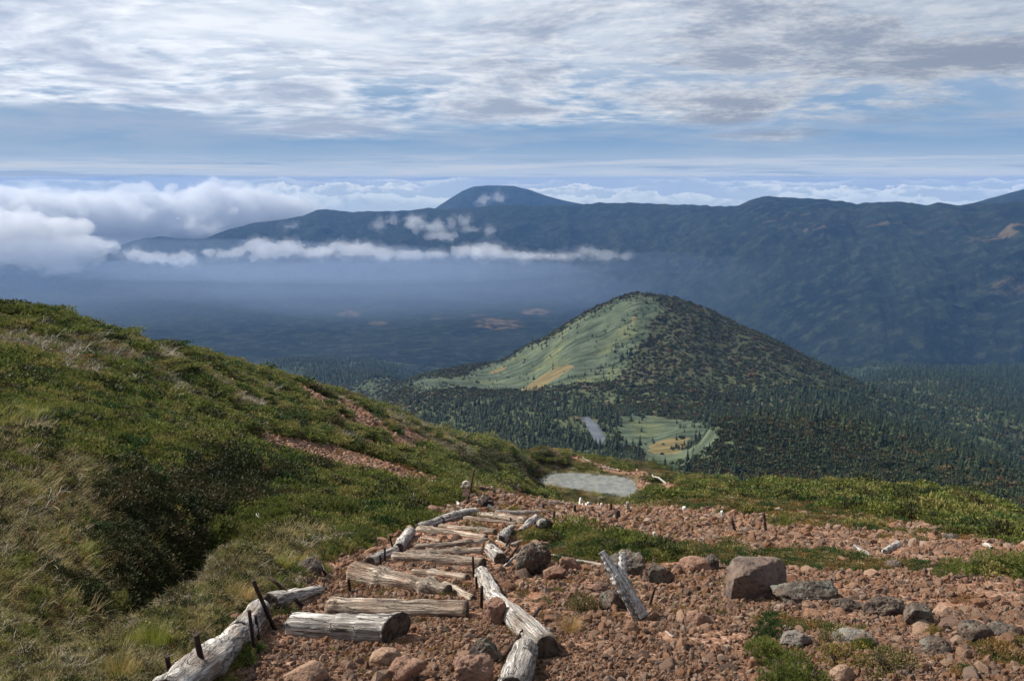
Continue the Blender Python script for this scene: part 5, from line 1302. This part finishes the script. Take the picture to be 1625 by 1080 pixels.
# ------------------------------------------------------------------ cloud banks lying in the valley
def cloud_mat(name, dens, col=(.93, .95, 1.0)):
    m = bpy.data.materials.new(name); m.use_nodes = True; T = NT(m.node_tree)
    v = T.n('ShaderNodeVolumePrincipled', {'Color': col, 'Density': dens, 'Anisotropy': .3})
    out = T.n('ShaderNodeOutputMaterial'); T.t.links.new(v.outputs[0], out.inputs['Volume']); return m
def cloud(blobs, D, dens, label, seed, vox=14, name='cloud', puffs=22, disp=.65, depth=.8):
    """blobs: (px, py, rx px, ry px) main billows; smaller ones sprout from them; the union is one closed skin"""
    rs_ = np.random.RandomState(seed); k = D/F_PX; S = []
    for px, py, rx, ry in blobs:
        a, q = ray(px, py); Dd = D*(1+rs_.uniform(-.03, .03)); c = np.array([Dd*math.sin(a), Dd*math.cos(a), -q*Dd - (70 if D > 8000 else 0)])
        R = np.array([rx, rx*depth, ry])*k*1.05; S.append((c, R*.9))
        for j in range(puffs):
            d = rs_.normal(size=3); d[1] = -abs(d[1])*.6; d[2] = d[2]*.8+.25; d /= np.linalg.norm(d); r = rs_.uniform(.22, .5)*min(R[0], R[2]*1.2)
            S.append((c+d*R*rs_.uniform(.6, .98), np.array([r, r, r*.8])))
            for jj in range(3):
                e = rs_.normal(size=3); e[2] = abs(e[2])*.7; e /= np.linalg.norm(e); r2 = r*rs_.uniform(.3, .5); S.append((c+d*R*.85+e*r*.9, np.array([r2, r2, r2*.85])))
    bm = bmesh.new(); bmesh.ops.create_icosphere(bm, subdivisions=3, radius=1); U = np.array([v.co[:] for v in bm.verts]); FU = np.array([[v.index for v in f.verts] for f in bm.faces]); bm.free()
    cen = np.mean([c for c, r in S], 0)
    def skin(S, grow, vx, amp, nm, mat):
        V = np.concatenate([c-cen+U*(r*grow+ (grow > 1)*3*k) for c, r in S]); F = np.concatenate([FU+i*len(U) for i in range(len(S))])
        o = mesh_obj(nm, V, F); md = o.modifiers.new('r', 'REMESH'); md.mode = 'VOXEL'; md.voxel_size = vx*k; md.adaptivity = 0
        dg = bpy.context.evaluated_depsgraph_get(); me = bpy.data.meshes.new_from_object(o.evaluated_get(dg)); o.modifiers.clear(); o.data = me
        n = len(me.vertices); co = np.empty(n*3, np.float32); me.vertices.foreach_get('co', co); co = co.reshape(-1, 3).astype(float); no = np.empty(n*3, np.float32); me.vertices.foreach_get('normal', no); no = no.reshape(-1, 3)
        w = co/(14*k); d = fbm(w[:, 0], w[:, 1], w[:, 2], octs=4, gain=.6, seed=seed); co += no*(d*14*k*amp)[:, None]
        me.vertices.foreach_set('co', co.astype(np.float32).ravel()); me.update(); me.materials.append(mat); return o
    o = skin(S, 1.0, vox, disp, name, dens); o.location = cen; tag(o, label, 'cloud'); o['group'] = 'low clouds in the valley'
    o2 = skin([t for i, t in enumerate(S) if i % 3 == 0], 1.22, vox*1.4, 1.3, 'cloud_veil', C_VEIL); o2.parent = o; return o
C_VEIL = cloud_mat('cloud_veil', .0012, (.88, .90, .93))
C_THICK = cloud_mat('cloud_thick', .0065, (.85, .87, .90)); C_MID = cloud_mat('cloud_mid', .0055); C_THIN = cloud_mat('cloud_thin', .0032)
cloud([(-60,330,90,34),(40,325,80,30),(130,335,80,32),(210,330,70,32),(290,328,70,30),(370,322,80,34),(440,330,60,32),(475,345,30,16),(240,365,60,18),(120,375,70,22),(20,380,70,22),(330,352,60,18),(400,350,60,16),(-60,360,90,30),(60,350,80,30),(180,352,80,26),(280,362,50,16),(380,340,70,24)], 8300, C_THICK, 'largest grey cloud bank, lying behind the left end of the ridge', 1, 2.6, puffs=26)
cloud([(-60,400,60,24),(10,395,60,20),(70,405,50,18),(100,425,22,12),(135,408,26,10),(-20,375,60,18),(60,380,50,18),(120,386,40,14),(165,392,24,9),(20,360,60,20),(95,362,50,16)], 6100, C_THICK, 'low billowing cloud at the left edge before the ridge foot', 2, 2.2)
cloud([(215,402,18,8),(245,408,24,9),(280,410,22,9),(300,414,12,7)], 5300, C_MID, 'small flat cloud between the left bank and the long cloud belt', 3, 1.5)
cloud([(330,400,14,5),(358,402,12,4),(383,398,14,6),(405,390,22,12),(425,396,30,14),(460,394,26,11),(500,400,30,9),(540,392,22,11),(570,396,30,12),(610,402,22,8),(650,404,26,7),(690,404,24,7),(740,400,26,9),(775,398,30,11),(800,404,26,8),(835,405,20,6)], 4750, C_MID, 'long belt of white cloud stretched across the middle of the far wall', 4, 1.3, puffs=14)
cloud([(850,406,24,5),(880,407,20,5),(905,406,20,5),(935,399,20,8),(965,404,18,7),(988,408,12,5)], 4050, C_THIN, 'thinning right end of the long white cloud belt', 8, 1.2, puffs=14)
cloud([(600,356,12,8),(625,352,10,7),(660,356,20,9),(690,360,22,10),(715,352,8,8),(735,350,10,7),(750,366,14,6),(775,366,12,5),(700,375,30,6),(655,346,16,5)], 5400, C_THIN, 'torn white wisps on the ridge below the flat-topped mountain', 5, 1.1, puffs=10)
cloud([(765,318,9,5),(780,313,10,6),(793,316,8,5)], 7400, C_THIN, 'small white wisp on the face of the flat-topped mountain', 6, 1.0, puffs=10)
cloud([(460,360,9,4),(468,356,6,4)], 5600, C_THIN, 'tiny wisp below the crest beside the large bank', 7, .8, puffs=8)
def mist(px, py, D, rx, ry, rz, dens, nm):
    a, q = ray(px, py); bm = bmesh.new(); bmesh.ops.create_icosphere(bm, subdivisions=5, radius=1)
    me = bpy.data.meshes.new(nm); bm.to_mesh(me); bm.free(); n = len(me.vertices); co = np.empty(n*3, np.float32); me.vertices.foreach_get('co', co); co = co.reshape(-1, 3).astype(float)
    co *= (1+.25*fbm(co[:, 0]*2, co[:, 1]*2, co[:, 2]*2, octs=4, seed=int(px)))[:, None]; co *= np.array([rx, ry, rz]); me.vertices.foreach_set('co', co.astype(np.float32).ravel()); me.update()
    o = bpy.data.objects.new(nm, me); COL.objects.link(o); o.location = (D*math.sin(a), D*math.cos(a), -q*D); o['kind'] = 'stuff'; me.materials.append(cloud_mat(nm, dens, (.55, .70, .98)))
mist(250, 475, 4700, 2700, 900, 300, 1.9e-4, 'mist')
mist(900, 460, 4300, 2200, 600, 210, 2.2e-4, 'mist')
mist(500, 425, 4650, 1500, 450, 75, 3.2e-4, 'mist')
# ------------------------------------------------------------------ air
def build_haze():
    bm = bmesh.new(); bmesh.ops.create_cube(bm, size=1)
    for v in bm.verts:
        v.co.x = v.co.x*26000; v.co.y = 13500 if v.co.y > 0 else -3000; v.co.z = 30 if v.co.z > 0 else -760
    me = bpy.data.meshes.new('haze'); bm.to_mesh(me); bm.free()
    o = bpy.data.objects.new('haze', me); COL.objects.link(o); o['kind'] = 'stuff'
    m = bpy.data.materials.new('haze_air'); m.use_nodes = True; T = NT(m.node_tree)
    v = T.n('ShaderNodeVolumePrincipled', {'Color': (.20, .42, .88), 'Density': HAZE, 'Anisotropy': 0.0})
    out = T.n('ShaderNodeOutputMaterial'); T.t.links.new(v.outputs[0], out.inputs['Volume'])
    me.materials.append(m)
HAZE = 5.8e-5
build_haze()
